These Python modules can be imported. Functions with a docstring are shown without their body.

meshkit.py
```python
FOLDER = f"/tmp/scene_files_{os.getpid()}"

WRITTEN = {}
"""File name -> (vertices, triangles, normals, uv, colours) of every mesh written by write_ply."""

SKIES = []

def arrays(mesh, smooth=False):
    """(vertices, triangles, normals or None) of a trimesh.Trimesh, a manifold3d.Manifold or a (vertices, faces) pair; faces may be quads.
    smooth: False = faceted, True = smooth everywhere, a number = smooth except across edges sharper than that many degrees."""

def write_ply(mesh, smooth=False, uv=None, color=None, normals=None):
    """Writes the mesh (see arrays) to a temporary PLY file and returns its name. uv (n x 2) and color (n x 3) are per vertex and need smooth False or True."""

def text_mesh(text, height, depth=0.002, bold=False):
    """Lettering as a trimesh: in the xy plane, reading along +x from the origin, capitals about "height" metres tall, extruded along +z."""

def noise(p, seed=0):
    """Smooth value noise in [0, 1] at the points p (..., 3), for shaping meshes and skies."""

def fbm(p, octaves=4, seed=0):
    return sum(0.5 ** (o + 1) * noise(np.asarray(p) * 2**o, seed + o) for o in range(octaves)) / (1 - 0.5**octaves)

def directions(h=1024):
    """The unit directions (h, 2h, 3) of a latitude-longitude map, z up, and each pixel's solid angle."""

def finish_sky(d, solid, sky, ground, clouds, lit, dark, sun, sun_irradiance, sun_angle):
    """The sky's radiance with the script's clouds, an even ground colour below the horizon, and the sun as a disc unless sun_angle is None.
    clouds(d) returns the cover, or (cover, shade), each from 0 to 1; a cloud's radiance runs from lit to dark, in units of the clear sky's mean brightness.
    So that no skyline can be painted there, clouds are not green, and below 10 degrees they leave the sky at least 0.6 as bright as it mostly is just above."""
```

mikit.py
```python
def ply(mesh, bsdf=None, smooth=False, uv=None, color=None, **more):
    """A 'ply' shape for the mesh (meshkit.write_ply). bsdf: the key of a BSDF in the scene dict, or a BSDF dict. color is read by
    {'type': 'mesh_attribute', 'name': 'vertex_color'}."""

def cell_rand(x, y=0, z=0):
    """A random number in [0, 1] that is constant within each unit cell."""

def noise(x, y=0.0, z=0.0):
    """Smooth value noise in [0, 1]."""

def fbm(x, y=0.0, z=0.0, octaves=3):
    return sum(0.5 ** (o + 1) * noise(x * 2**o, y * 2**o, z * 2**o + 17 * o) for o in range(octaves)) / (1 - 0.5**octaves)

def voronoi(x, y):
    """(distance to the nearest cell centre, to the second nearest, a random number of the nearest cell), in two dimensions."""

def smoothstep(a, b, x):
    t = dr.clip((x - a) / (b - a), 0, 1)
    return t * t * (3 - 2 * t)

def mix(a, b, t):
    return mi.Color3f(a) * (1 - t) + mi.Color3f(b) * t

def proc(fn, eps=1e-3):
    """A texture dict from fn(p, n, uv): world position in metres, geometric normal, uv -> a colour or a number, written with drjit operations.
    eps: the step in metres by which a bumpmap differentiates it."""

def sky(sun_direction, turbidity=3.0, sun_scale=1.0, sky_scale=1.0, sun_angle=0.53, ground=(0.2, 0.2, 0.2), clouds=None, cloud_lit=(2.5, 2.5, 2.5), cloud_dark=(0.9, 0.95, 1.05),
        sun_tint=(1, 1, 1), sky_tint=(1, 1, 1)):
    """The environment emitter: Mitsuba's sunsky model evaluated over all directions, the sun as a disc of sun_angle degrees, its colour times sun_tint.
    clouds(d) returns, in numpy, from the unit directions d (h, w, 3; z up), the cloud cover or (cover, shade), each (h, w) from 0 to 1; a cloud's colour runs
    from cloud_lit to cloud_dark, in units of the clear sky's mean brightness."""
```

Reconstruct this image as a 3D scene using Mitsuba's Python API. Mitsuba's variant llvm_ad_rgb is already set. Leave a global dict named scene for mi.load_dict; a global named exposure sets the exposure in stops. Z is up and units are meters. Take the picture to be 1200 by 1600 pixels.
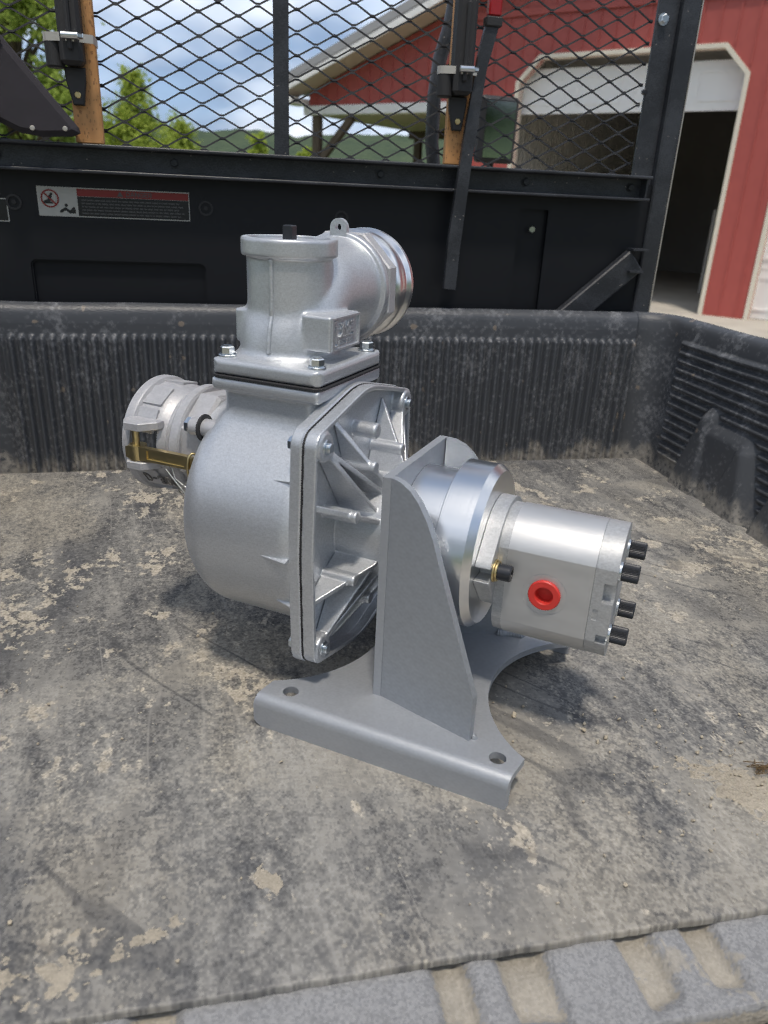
import math, random
import numpy as np
import trimesh, manifold3d as m3
import drjit as dr
import mitsuba as mi
import mikit, meshkit
from mikit import ply, proc, noise, fbm, voronoi, cell_rand, smoothstep, mix
from shapely.geometry import Polygon, Point, box as sbox, LineString
from shapely.ops import unary_union
from shapely import affinity

T = mi.ScalarTransform4f
scene = {'type': 'scene'}
labels = {}
rng = np.random.default_rng(7)
random.seed(7)

# ---------------------------------------------------------------- camera, light, exposure
W_, H_, F_ = 1200.0, 1600.0, 1175.0
yaw, pitch, roll = np.radians([12.6, 22.7, 2.75])
CAM = np.array([0.0, 0.0, 0.55])
fwd = np.array([math.sin(yaw) * math.cos(pitch), math.cos(yaw) * math.cos(pitch), -math.sin(pitch)])
right0 = np.array([math.cos(yaw), -math.sin(yaw), 0.0])
up0 = np.cross(right0, fwd)
upv = -right0 * math.sin(roll) + up0 * math.cos(roll)
scene['camera'] = {'type': 'thinlens', 'fov': 2 * math.degrees(math.atan(0.5 * H_ / F_)), 'fov_axis': 'y',
                   'to_world': T().look_at(origin=CAM.tolist(), target=(CAM + fwd).tolist(), up=upv.tolist()),
                   'aperture_radius': 0.0021, 'focus_distance': 0.95, 'near_clip': 0.02, 'far_clip': 2000.0}

SUN = (-0.06, -0.34, 0.93)


def cloud_cover(d):
    q = d / np.maximum(d[..., 2:3] + 0.22, 0.05)
    a = meshkit.fbm(q * np.array([1.15, 1.15, 0.0]) + 3.7, 5, 11)
    b = meshkit.fbm(q * np.array([2.6, 2.6, 0.0]) + 9.1, 5, 4)
    cover = np.clip((a - 0.36) * 4.5, 0, 1)
    shade = np.clip((b - 0.31) * 3.4, 0, 1)
    return np.clip(0.45 + 0.55 * cover, 0, 1), shade


scene['sky'] = mikit.sky(SUN, turbidity=3.0, sun_scale=0.41, sun_angle=6.0, clouds=cloud_cover, sun_tint=(0.93, 1.0, 1.10),
                         cloud_lit=(2.9, 2.95, 3.05), cloud_dark=(0.66, 0.86, 1.24), ground=(0.17, 0.175, 0.14))
exposure = 2.15


# ---------------------------------------------------------------- helpers
def put(key, mesh, bsdf, smooth=30, label=None, cat=None, group=None, kind=None, uv=None):
    k, n = key, 0
    while k in scene:
        n += 1
        k = f'{key}_{n:03d}'
    scene[k] = ply(mesh, bsdf, smooth=smooth, uv=uv)
    if label or cat or group or kind:
        tag(k, label, cat, group, kind)
    return k


def tag(k, label=None, cat=None, group=None, kind=None):
    e = {}
    if label: e['label'] = label
    if cat: e['category'] = cat
    if group: e['group'] = group
    if kind: e['kind'] = kind
    labels[k] = e


def bsdf(key, d):
    d = dict(d)
    scene[key] = {'type': 'twosided', 'id': key, 'nested': d} if d['type'] not in ('dielectric', 'thindielectric', 'principledthin', 'twosided') else d
    return key


def rgb(*c):
    return {'type': 'rgb', 'value': list(c)}


def tm(man):
    m = man.to_mesh()
    return trimesh.Trimesh(np.array(m.vert_properties[:, :3], float), np.array(m.tri_verts), process=False)


def mm(t):
    return m3.Manifold(m3.Mesh(np.asarray(t.vertices, np.float32), np.asarray(t.faces, np.uint32)))


def cat_(*ms):
    ms = [m for m in ms if m is not None]
    return trimesh.util.concatenate(ms)


def box(x0, x1, y0, y1, z0, z1, bev=0.0):
    """Chamfered box."""
    if bev <= 0:
        b = trimesh.creation.box((x1 - x0, y1 - y0, z1 - z0))
        b.apply_translation(((x0 + x1) / 2, (y0 + y1) / 2, (z0 + z1) / 2))
        return b
    pts = []
    for ax in range(3):
        lo, hi = np.array([x0, y0, z0]) + bev, np.array([x1, y1, z1]) - bev
        lo[ax] -= bev
        hi[ax] += bev
        for i in range(8):
            pts.append([hi[k] if i >> k & 1 else lo[k] for k in range(3)])
    return tm(m3.Manifold.hull_points(np.array(pts, float)))


def extr(poly, a, b, axis='z'):
    """Extrudes a shapely polygon from a to b. axis z: polygon is xy; y: polygon is xz; x: polygon is yz."""
    polys = list(poly.geoms) if hasattr(poly, 'geoms') else [poly]
    out = []
    for p in polys:
        m = trimesh.creation.extrude_polygon(p, b - a, engine='earcut')
        m.apply_translation((0, 0, a))
        v = m.vertices
        if axis == 'x':
            m.vertices = v[:, [2, 0, 1]]
        elif axis == 'y':
            m.vertices = v[:, [0, 2, 1]]
            m.invert()
        out.append(m)
    return cat_(*out)


def bevext(poly, a, b, axis='z', bev=0.002):
    """Extrusion with chamfered rims (convex outlines)."""
    core = poly.buffer(-bev)
    P0 = np.array(poly.exterior.coords)[:-1]
    P1 = np.array(core.exterior.coords)[:-1]
    pts = np.vstack([np.c_[P1, np.full(len(P1), a)], np.c_[P0, np.full(len(P0), a + bev)],
                     np.c_[P0, np.full(len(P0), b - bev)], np.c_[P1, np.full(len(P1), b)]])
    if axis == 'x':
        pts = pts[:, [2, 0, 1]]
    elif axis == 'y':
        pts = pts[:, [0, 2, 1]]
    return tm(m3.Manifold.hull_points(pts))


def cyl(p, q, r, n=28, r2=None, bev=0.0):
    """Solid of revolution from p to q."""
    p, q = np.asarray(p, float), np.asarray(q, float)
    L = np.linalg.norm(q - p)
    r2 = r if r2 is None else r2
    prof = [(0, 0), (r - bev, 0), (r, bev), (r2, L - bev), (r2 - bev, L), (0, L)] if bev else [(0, 0), (r, 0), (r2, L), (0, L)]
    return lathe(prof, p, q - p, n)


def lathe(prof, origin, axis, n=48):
    """prof: (radius, distance along the axis)."""
    m = trimesh.creation.revolve(np.array(prof, float), sections=n)
    m.apply_transform(trimesh.geometry.align_vectors([0, 0, 1], np.asarray(axis, float) / np.linalg.norm(axis)))
    m.apply_translation(origin)
    if m.volume < 0:
        m.invert()
    return m


def hexprism(p, q, af, n=6, rot=0.0, bev=0.0012):
    p, q = np.asarray(p, float), np.asarray(q, float)
    L = np.linalg.norm(q - p)
    R = af / 2 / math.cos(math.pi / n)
    a = np.arange(n) * 2 * math.pi / n + rot
    c = np.c_[np.cos(a), np.sin(a)]
    pts = np.vstack([np.c_[c * (R - bev), np.zeros(n)], np.c_[c * R, np.full(n, bev)], np.c_[c * R, np.full(n, L - bev)], np.c_[c * (R - bev), np.full(n, L)]])
    m = tm(m3.Manifold.hull_points(pts))
    m.apply_transform(trimesh.geometry.align_vectors([0, 0, 1], (q - p) / L))
    m.apply_translation(p)
    return m


def tube(points, r, n=8, closed=False):
    """A bent rod through the points."""
    P = np.asarray(points, float)
    N = len(P)
    if closed:
        t = np.roll(P, -1, 0) - np.roll(P, 1, 0)
    else:
        t = np.gradient(P, axis=0)
    t /= np.linalg.norm(t, axis=1, keepdims=True)
    ref = np.array([0, 0, 1.0]) if abs(t[0][2]) < 0.9 else np.array([1.0, 0, 0])
    vs = []
    a = np.arange(n) * 2 * math.pi / n
    rr = np.broadcast_to(r, (N,))
    u = np.cross(t[0], ref)
    for i in range(N):
        u = u - t[i] * (u @ t[i])
        u /= np.linalg.norm(u)
        w = np.cross(t[i], u)
        vs.append(P[i] + rr[i] * (np.cos(a)[:, None] * u + np.sin(a)[:, None] * w))
    V = np.vstack(vs)
    f = []
    for i in range(N if closed else N - 1):
        for j in range(n):
            A, B = i * n + j, i * n + (j + 1) % n
            C, D = ((i + 1) % N) * n + (j + 1) % n, ((i + 1) % N) * n + j
            f += [[A, B, C], [A, C, D]]
    if not closed:
        V = np.vstack([V, P[0], P[-1]])
        for j in range(n):
            f.append([len(V) - 2, (j + 1) % n, j])
            f.append([len(V) - 1, (N - 1) * n + j, (N - 1) * n + (j + 1) % n])
    return trimesh.Trimesh(V, np.array(f), process=False)


def grid(X, Y, Z):
    """Mesh of a parametric sheet given by three 2-D arrays."""
    a, b = X.shape
    i, j = np.meshgrid(np.arange(a - 1), np.arange(b - 1), indexing='ij')
    k = (i * b + j).ravel()
    f = np.vstack([np.c_[k, k + b, k + b + 1], np.c_[k, k + b + 1, k + 1]])
    return trimesh.Trimesh(np.c_[X.ravel(), Y.ravel(), Z.ravel()], f, process=False)


def surface_nets(f, lo, hi, h):
    """Vectorised naive surface nets of f(x, y, z) < 0."""
    ax = [np.arange(lo[k], hi[k] + h, h) for k in range(3)]
    V = f(*np.meshgrid(*ax, indexing='ij')).astype(np.float32)
    s = V < 0
    c = sum(s[i:s.shape[0] - 1 + i, j:s.shape[1] - 1 + j, k:s.shape[2] - 1 + k].astype(np.int8) for i in (0, 1) for j in (0, 1) for k in (0, 1))
    act = np.argwhere((c > 0) & (c < 8))
    idx = np.full(c.shape, -1, np.int64)
    idx[tuple(act.T)] = np.arange(len(act))
    acc, cnt = np.zeros((len(act), 3)), np.zeros(len(act))
    for d in range(3):
        e = np.eye(3, dtype=int)[d]
        o = [k for k in range(3) if k != d]
        for a in (0, 1):
            for b in (0, 1):
                st = np.zeros(3, int)
                st[o[0]], st[o[1]] = a, b
                A, B = V[tuple((act + st).T)], V[tuple((act + st + e).T)]
                m = (A < 0) != (B < 0)
                t = np.where(m, A / np.where(m, A - B, 1), 0)
                acc += np.where(m[:, None], st + e * t[:, None], 0)
                cnt += m
    v = np.array(lo) + h * (act + acc / cnt[:, None])
    quads = []
    for d in range(3):
        o = [(d + 1) % 3, (d + 2) % 3]
        e = np.eye(3, dtype=int)
        n = np.array(V.shape)
        n2 = n.copy()
        n2[d] -= 1
        A = s[tuple(slice(0, n2[k]) if k == d else slice(None) for k in range(3))]
        B = s[tuple(slice(1, None) if k == d else slice(None) for k in range(3))]
        ed = np.argwhere(A != B)
        ed = ed[(ed[:, o[0]] > 0) & (ed[:, o[1]] > 0) & (ed[:, o[0]] < n[o[0]] - 1) & (ed[:, o[1]] < n[o[1]] - 1)]
        q = np.stack([idx[tuple((ed - e[o[0]] - e[o[1]]).T)], idx[tuple((ed - e[o[1]]).T)], idx[tuple(ed.T)], idx[tuple((ed - e[o[0]]).T)]], 1)
        flip = ~A[tuple(ed.T)]
        q[flip] = q[flip][:, ::-1]
        quads.append(q)
    q = np.vstack(quads)
    fcs = np.vstack([q[:, [0, 1, 2]], q[:, [0, 2, 3]]])
    eps = h * 0.3
    g = np.stack([f(*(v + eps * e).T) - f(*(v - eps * e).T) for e in np.eye(3)], 1) / (2 * eps)
    g2 = np.maximum((g ** 2).sum(1), 0.05)
    step = np.clip(f(*v.T) / g2, -0.6 * h, 0.6 * h)
    v = v - g * step[:, None]
    return trimesh.Trimesh(v, fcs, process=False)


def smin(a, b, k):
    h = np.clip(0.5 + 0.5 * (b - a) / k, 0, 1)
    return b * (1 - h) + a * h - k * h * (1 - h)


def smax(a, b, k):
    return -smin(-a, -b, k)


def sd_box(x, y, z, c, b, r=0.0):
    q = [np.abs(p - cc) - (bb - r) for p, cc, bb in zip((x, y, z), c, b)]
    return np.sqrt(sum(np.maximum(p, 0) ** 2 for p in q)) + np.minimum(np.maximum(np.maximum(q[0], q[1]), q[2]), 0) - r


def sd_cyl(rad, ax, c, R, hl, r=0.0):
    """Capped cylinder: rad = distance from the axis, ax = position along it, c +- hl its ends."""
    a, b = rad - (R - r), np.abs(ax - c) - (hl - r)
    return np.sqrt(np.maximum(a, 0) ** 2 + np.maximum(b, 0) ** 2) + np.minimum(np.maximum(a, b), 0) - r


# ---------------------------------------------------------------- materials
def flake(base, amp, f=900.0):
    def fn(p, n, uv):
        a = noise(p.x * f, p.y * f, p.z * f)
        b = noise(p.x * f * 0.43, p.y * f * 0.43, p.z * f * 0.43)
        return mi.Color3f(*base) * (1 + amp * (a - 0.5) + 0.6 * amp * (b - 0.5))
    return fn


def grain_bump(f, scale, key_nested):
    def fn(p, n, uv):
        return noise(p.x * f, p.y * f, p.z * f) + 0.5 * noise(p.x * f * 2.3, p.y * f * 2.3, p.z * f * 2.3)
    return {'type': 'bumpmap', 'arbitrary': proc(fn, eps=0.3 / f), 'scale': scale, 'bsdf': key_nested}


bsdf('silver_paint', {'type': 'principled', 'base_color': proc(flake((0.55, 0.57, 0.597), 0.22, 1050.0)), 'metallic': 0.70, 'roughness': 0.41, 'specular': 0.5})
bsdf('bracket_paint', {'type': 'principled', 'base_color': proc(flake((0.335, 0.355, 0.385), 0.08, 500.0)), 'metallic': 0.40, 'roughness': 0.41, 'specular': 0.5})
bsdf('gusset_paint', grain_bump(420.0, 0.00016, {'type': 'principled', 'base_color': proc(flake((0.325, 0.348, 0.378), 0.12, 400.0)), 'metallic': 0.45, 'roughness': 0.42, 'specular': 0.5}))


def lathe_fn(p, n, uv):
    a = p.x * 0.8141 - p.y * 0.5807
    return 0.5 * noise(a * 2600.0, 3.1) + 0.5 * noise(a * 900.0, 7.7)


bsdf('turned_aluminium', {'type': 'bumpmap', 'arbitrary': proc(lathe_fn, eps=0.0001), 'scale': 0.000035,
                          'bsdf': {'type': 'principled', 'base_color': rgb(0.80, 0.81, 0.82), 'metallic': 1.0, 'roughness': 0.27}})


def motor_fn(p, n, uv):
    b = fbm(p.x * 30, p.y * 30, p.z * 60, 3)
    s = dr.abs(noise(p.x * 40 + p.y * 60, p.z * 12.0, 3.3) - 0.5)
    scr = 1 - smoothstep(0.0, 0.012, s)
    return mix((0.52, 0.525, 0.53), (0.66, 0.665, 0.67), b) + mi.Color3f(0.12) * scr * smoothstep(0.45, 0.6, noise(p.x * 25, p.y * 25, p.z * 25))


bsdf('extruded_aluminium', {'type': 'principled', 'base_color': proc(motor_fn), 'metallic': 0.8, 'roughness': 0.48})
bsdf('cast_aluminium', {'type': 'principled', 'base_color': proc(flake((0.44, 0.45, 0.46), 0.25, 700.0)), 'metallic': 0.55, 'roughness': 0.48})
bsdf('coupler_aluminium', {'type': 'principled', 'base_color': proc(flake((0.44, 0.44, 0.455), 0.14, 500.0)), 'metallic': 0.40, 'roughness': 0.48})
bsdf('letter_dark', {'type': 'principled', 'base_color': rgb(0.16, 0.155, 0.15), 'metallic': 0.5, 'roughness': 0.5})
bsdf('polished_aluminium', {'type': 'principled', 'base_color': rgb(0.86, 0.86, 0.86), 'metallic': 1.0, 'roughness': 0.26})
bsdf('zinc', {'type': 'principled', 'base_color': rgb(0.70, 0.74, 0.77), 'metallic': 1.0, 'roughness': 0.22})
bsdf('steel_wire', {'type': 'principled', 'base_color': rgb(0.62, 0.62, 0.58), 'metallic': 1.0, 'roughness': 0.25})
bsdf('black_oxide', {'type': 'principled', 'base_color': rgb(0.030, 0.032, 0.038), 'metallic': 0.4, 'roughness': 0.35, 'specular': 0.6})
bsdf('brass', {'type': 'principled', 'base_color': rgb(0.66, 0.53, 0.27), 'metallic': 1.0, 'roughness': 0.36})
bsdf('red_plastic', {'type': 'principled', 'base_color': rgb(0.56, 0.036, 0.028), 'roughness': 0.45, 'specular': 0.5})
bsdf('black_rubber', {'type': 'principled', 'base_color': rgb(0.02, 0.02, 0.022), 'roughness': 0.6})
bsdf('dark_bore', {'type': 'principled', 'base_color': rgb(0.06, 0.06, 0.06), 'roughness': 0.6})


def mat_colour(p, n, uv):
    x, y = p.x, p.y
    wx = x + 0.06 * (fbm(x * 6, y * 6, 1.0, 2) - 0.5)
    wy = y + 0.06 * (fbm(x * 6 + 9, y * 6, 2.0, 2) - 0.5)
    big = fbm(wx * 3.1, wy * 2.3, 0.5, 2)
    mid = fbm(wx * 15.0, wy * 8.0, 4.0, 3)
    strk = fbm(wx * 55.0 + wy * 6.0, wy * 6.0, 8.0, 2)
    fine = fbm(x * 120.0, y * 90.0, 3.0, 2)
    g = 0.55 * noise(x * 520.0, y * 430.0, 1.0) + 0.45 * noise(x * 260.0, y * 210.0, 6.0)
    smear = smoothstep(0.50, 0.78, fbm(wx * 5.0 + wy * 2.5 + 4.0, wy * 15.0 - wx * 3.0, 12.0, 3))
    d = 0.36 * big + 0.42 * mid + 0.30 * strk + 0.24 * fine + 0.28 * g + 0.16 * smear
    grey = smoothstep(0.50, 1.18, d)
    col = mix((0.072, 0.073, 0.077), (0.290, 0.280, 0.258), grey)
    # thin tan film of dried mud, broken up by the grain of the rubber
    hue = fbm(wx * 7.0 + 3.0, wy * 4.0, 6.0, 3)
    film = smoothstep(0.42, 0.80, hue + 0.24 * (g - 0.5) + 0.20 * (fine - 0.5) + 0.16 * smear)
    col = mix(col, mix((0.19, 0.175, 0.148), (0.37, 0.34, 0.285), g), 0.62 * film)
    # rubbed, clean dark patches
    rub = smoothstep(0.60, 0.76, fbm(wx * 13.0 + 21.0, wy * 4.5, 3.0, 3) + 0.45 * (g - 0.5) + 0.3 * (fine - 0.5))
    col = mix(col, (0.058, 0.063, 0.075), 0.34 * rub)
    # caked mud splats with ragged outlines
    sp = fbm(x * 27.0 + 2.0, y * 20.0 + 1.0, 5.0, 3)
    gate = fbm(x * 4.0 + 11.0, y * 4.0 + 5.0, 2.0, 2)
    cake = smoothstep(0.70, 0.86, sp + 0.42 * (gate - 0.5) + 0.50 * (fine - 0.5) + 0.26 * (g - 0.5))
    col = mix(col, mix((0.32, 0.288, 0.238), (0.46, 0.415, 0.34), g), 0.9 * cake)
    # flecks of grit
    f1, s1, w1 = voronoi(x * 130.0, y * 130.0)
    g1 = (1 - smoothstep(0.10, 0.26, f1 + 0.25 * (g - 0.5))) * smoothstep(0.945, 0.96, w1)
    col = mix(col, (0.38, 0.35, 0.29), 0.7 * g1)
    # straight pale drag scratches
    q = x + 0.02 * noise(y * 3.0, 4.0) + 0.16 * y
    l1 = dr.abs(noise(q * 30.0, y * 2.1, 1.5) - 0.5)
    on = smoothstep(0.58, 0.70, noise(x * 11.0, y * 7.0, 9.0))
    col = mix(col, (0.34, 0.325, 0.30), (1 - smoothstep(0.004, 0.030, l1 + 0.02 * g)) * on * 0.45)
    q2 = x * 0.75 + y * 0.66
    l2 = dr.abs(noise(q2 * 30.0, (y - x) * 2.4, 7.5) - 0.5)
    on2 = smoothstep(0.60, 0.70, noise(x * 8.0 + 7, y * 8.0, 1.0))
    col = mix(col, (0.045, 0.047, 0.053), (1 - smoothstep(0.004, 0.03, l2)) * on2 * 0.5)
    fib = 0.5 * noise(x * 300.0 + y * 40.0, y * 70.0, 2.0) + 0.5 * noise(x * 90.0, y * 330.0 + x * 60.0, 9.0)
    col = col * (0.66 + 0.36 * g + 0.34 * fib)
    return dr.maximum(col, 0.01)


def mat_bump(p, n, uv):
    x, y = p.x, p.y
    return 0.7 * noise(x * 400.0, y * 400.0) + 0.7 * noise(x * 150.0, y * 150.0)


bsdf('mat_rubber', {'type': 'bumpmap', 'arbitrary': proc(mat_bump, eps=0.0008), 'scale': 0.0009,
                    'bsdf': {'type': 'principled', 'base_color': proc(mat_colour), 'roughness': 0.52, 'specular': 0.45}})


def liner_colour(p, n, uv):
    x, y, z = p.x, p.y, p.z
    a = fbm(x * 22.0, y * 22.0, z * 9.0, 4)
    f = fbm(x * 160.0, y * 160.0, z * 120.0, 3)
    scuff = smoothstep(0.50, 0.86, 0.55 * a + 0.5 * f)
    col = mix((0.056, 0.061, 0.070), (0.180, 0.187, 0.202), scuff)
    sp = smoothstep(0.76, 0.82, fbm(x * 38.0, y * 38.0, z * 30.0 + 4, 3))
    col = mix(col, (0.26, 0.21, 0.16), sp * 0.6)
    # dust lying along the foot of the wall, ragged outline
    foot = z + 0.095 * (fbm(x * 34.0, y * 30.0, z * 12.0 + 9, 4) - 0.5) + 0.02 * (f - 0.5)
    d = 1 - smoothstep(0.014, 0.038, foot)
    return mix(col, mix((0.13, 0.125, 0.115), (0.33, 0.31, 0.28), f), d * smoothstep(0.22, 0.55, 0.6 * f + 0.4 * a))


def pebble_bump(p, n, uv):
    return noise(p.x * 420.0, p.y * 420.0, p.z * 420.0) + 0.6 * noise(p.x * 900.0, p.y * 900.0, p.z * 900.0)


bsdf('liner_plastic', {'type': 'bumpmap', 'arbitrary': proc(pebble_bump, eps=0.0007), 'scale': 0.0005,
                       'bsdf': {'type': 'principled', 'base_color': proc(liner_colour), 'roughness': 0.42, 'specular': 0.45}})


def floor_colour(p, n, uv):
    x, y, z = p.x, p.y, p.z
    f = fbm(x * 240.0, y * 240.0, 2.0, 3)
    m = fbm(x * 30.0, y * 26.0, 5.0, 3)
    plastic = mix((0.200, 0.202, 0.208), (0.290, 0.292, 0.298), smoothstep(0.15, 0.85, 0.25 * f + 0.15 * m + 0.6 * noise(x * 620.0, y * 620.0)))
    sand = mix((0.20, 0.185, 0.16), (0.42, 0.385, 0.325), 0.35 * f + 0.35 * noise(x * 560.0, y * 560.0, 3.0) + 0.45 * m)
    lies = smoothstep(-0.0125, -0.0160, z + 0.006 * (f - 0.5) + 0.008 * (m - 0.5) + 0.005 * (noise(x * 520.0, y * 520.0, 5.0) - 0.5))
    lies = dr.maximum(lies, 0.8 * smoothstep(0.72, 0.82, fbm(x * 24.0 + 4, y * 24.0, 1.0, 3) + 0.3 * (f - 0.5)))
    return mix(plastic, sand, lies)


bsdf('floor_plastic', {'type': 'bumpmap', 'arbitrary': proc(pebble_bump, eps=0.0007), 'scale': 0.0010,
                       'bsdf': {'type': 'principled', 'base_color': proc(floor_colour), 'roughness': 0.6, 'specular': 0.35}})


def sand_colour(p, n, uv):
    f = noise(p.x * 700.0, p.y * 700.0, p.z * 700.0)
    m = fbm(p.x * 60.0, p.y * 60.0, 2.0, 3)
    return mix((0.24, 0.215, 0.175), (0.48, 0.43, 0.35), 0.6 * f + 0.4 * m)


bsdf('sand', {'type': 'bumpmap', 'arbitrary': proc(lambda p, n, uv: noise(p.x * 650.0, p.y * 650.0, p.z * 650.0), eps=0.0005), 'scale': 0.0011,
              'bsdf': {'type': 'diffuse', 'reflectance': proc(sand_colour)}})
bsdf('pebble', {'type': 'diffuse', 'reflectance': rgb(0.42, 0.37, 0.29)})
bsdf('straw', {'type': 'diffuse', 'reflectance': rgb(0.16, 0.11, 0.06)})


def frame_colour(p, n, uv):
    a = fbm(p.x * 18, p.y * 18, p.z * 18, 4)
    f = noise(p.x * 500, p.y * 500, p.z * 500)
    c = mix((0.020, 0.022, 0.027), (0.042, 0.046, 0.055), smoothstep(0.35, 0.7, 0.7 * a + 0.3 * f))
    fl, s_, w = voronoi(p.x * 70 + p.y * 31, p.z * 70)
    return mix(c, (0.22, 0.20, 0.18), (1 - smoothstep(0.05, 0.11, fl)) * smoothstep(0.93, 0.95, w))


bsdf('black_paint', {'type': 'principled', 'base_color': proc(frame_colour), 'roughness': 0.38, 'specular': 0.5})
bsdf('screen_paint', {'type': 'principled', 'base_color': rgb(0.016, 0.018, 0.022), 'roughness': 0.6, 'specular': 0.3})
bsdf('panel_paint', {'type': 'principled', 'base_color': rgb(0.009, 0.010, 0.013), 'roughness': 0.42, 'specular': 0.3})
bsdf('bright_edge', {'type': 'principled', 'base_color': rgb(0.55, 0.52, 0.47), 'metallic': 0.6, 'roughness': 0.4})
bsdf('nylon', {'type': 'principled', 'base_color': proc(lambda p, n, uv: mix((0.018, 0.016, 0.021), (0.034, 0.030, 0.038), noise(p.x * 900, p.y * 900, p.z * 900) * 0.5 + 0.5 * fbm(p.x * 30, p.y * 30, p.z * 30))), 'roughness': 0.8, 'sheen': 0.2})


def wood_fn(p, n, uv):
    g = noise(p.x * 260.0 + 2.0 * noise(p.z * 8.0, p.x * 20), p.y * 200.0, p.z * 6.0)
    h = fbm(p.x * 60.0, p.y * 60.0, p.z * 30.0, 3)
    k = smoothstep(0.68, 0.76, noise(p.x * 420.0, p.y * 300.0, p.z * 150.0))
    c = mix((0.36, 0.17, 0.06), (0.58, 0.31, 0.125), 0.5 * g + 0.5 * h)
    return mix(c, (0.12, 0.05, 0.02), 0.6 * k)


bsdf('wood', {'type': 'principled', 'base_color': proc(wood_fn), 'roughness': 0.6})


def red_fn(p, n, uv):
    a = fbm(p.x * 2.0, p.y * 2.0, p.z * 0.7, 3)
    b = fbm(p.x * 30, p.y * 30, p.z * 8, 3)
    return mix((0.34, 0.072, 0.062), (0.42, 0.098, 0.084), 0.5 * a + 0.5 * b)


bsdf('barn_red', {'type': 'principled', 'base_color': proc(red_fn), 'roughness': 0.5, 'specular': 0.4})
bsdf('white_paint', {'type': 'principled', 'base_color': rgb(0.78, 0.78, 0.77), 'roughness': 0.5})
bsdf('cream_trim', {'type': 'principled', 'base_color': rgb(0.66, 0.62, 0.52), 'roughness': 0.55})
bsdf('tan_soffit', {'type': 'principled', 'base_color': rgb(0.50, 0.44, 0.35), 'roughness': 0.6})
bsdf('grey_metal', {'type': 'principled', 'base_color': rgb(0.33, 0.33, 0.34), 'roughness': 0.5})
bsdf('old_timber', {'type': 'diffuse', 'reflectance': proc(lambda p, n, uv: mix((0.09, 0.07, 0.055), (0.17, 0.14, 0.11), fbm(p.x * 25, p.y * 25, p.z * 4, 3)))})
bsdf('inside_tin', {'type': 'principled', 'base_color': rgb(0.50, 0.49, 0.45), 'roughness': 0.6})
bsdf('inside_dark', {'type': 'diffuse', 'reflectance': rgb(0.34, 0.33, 0.31)})
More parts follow.
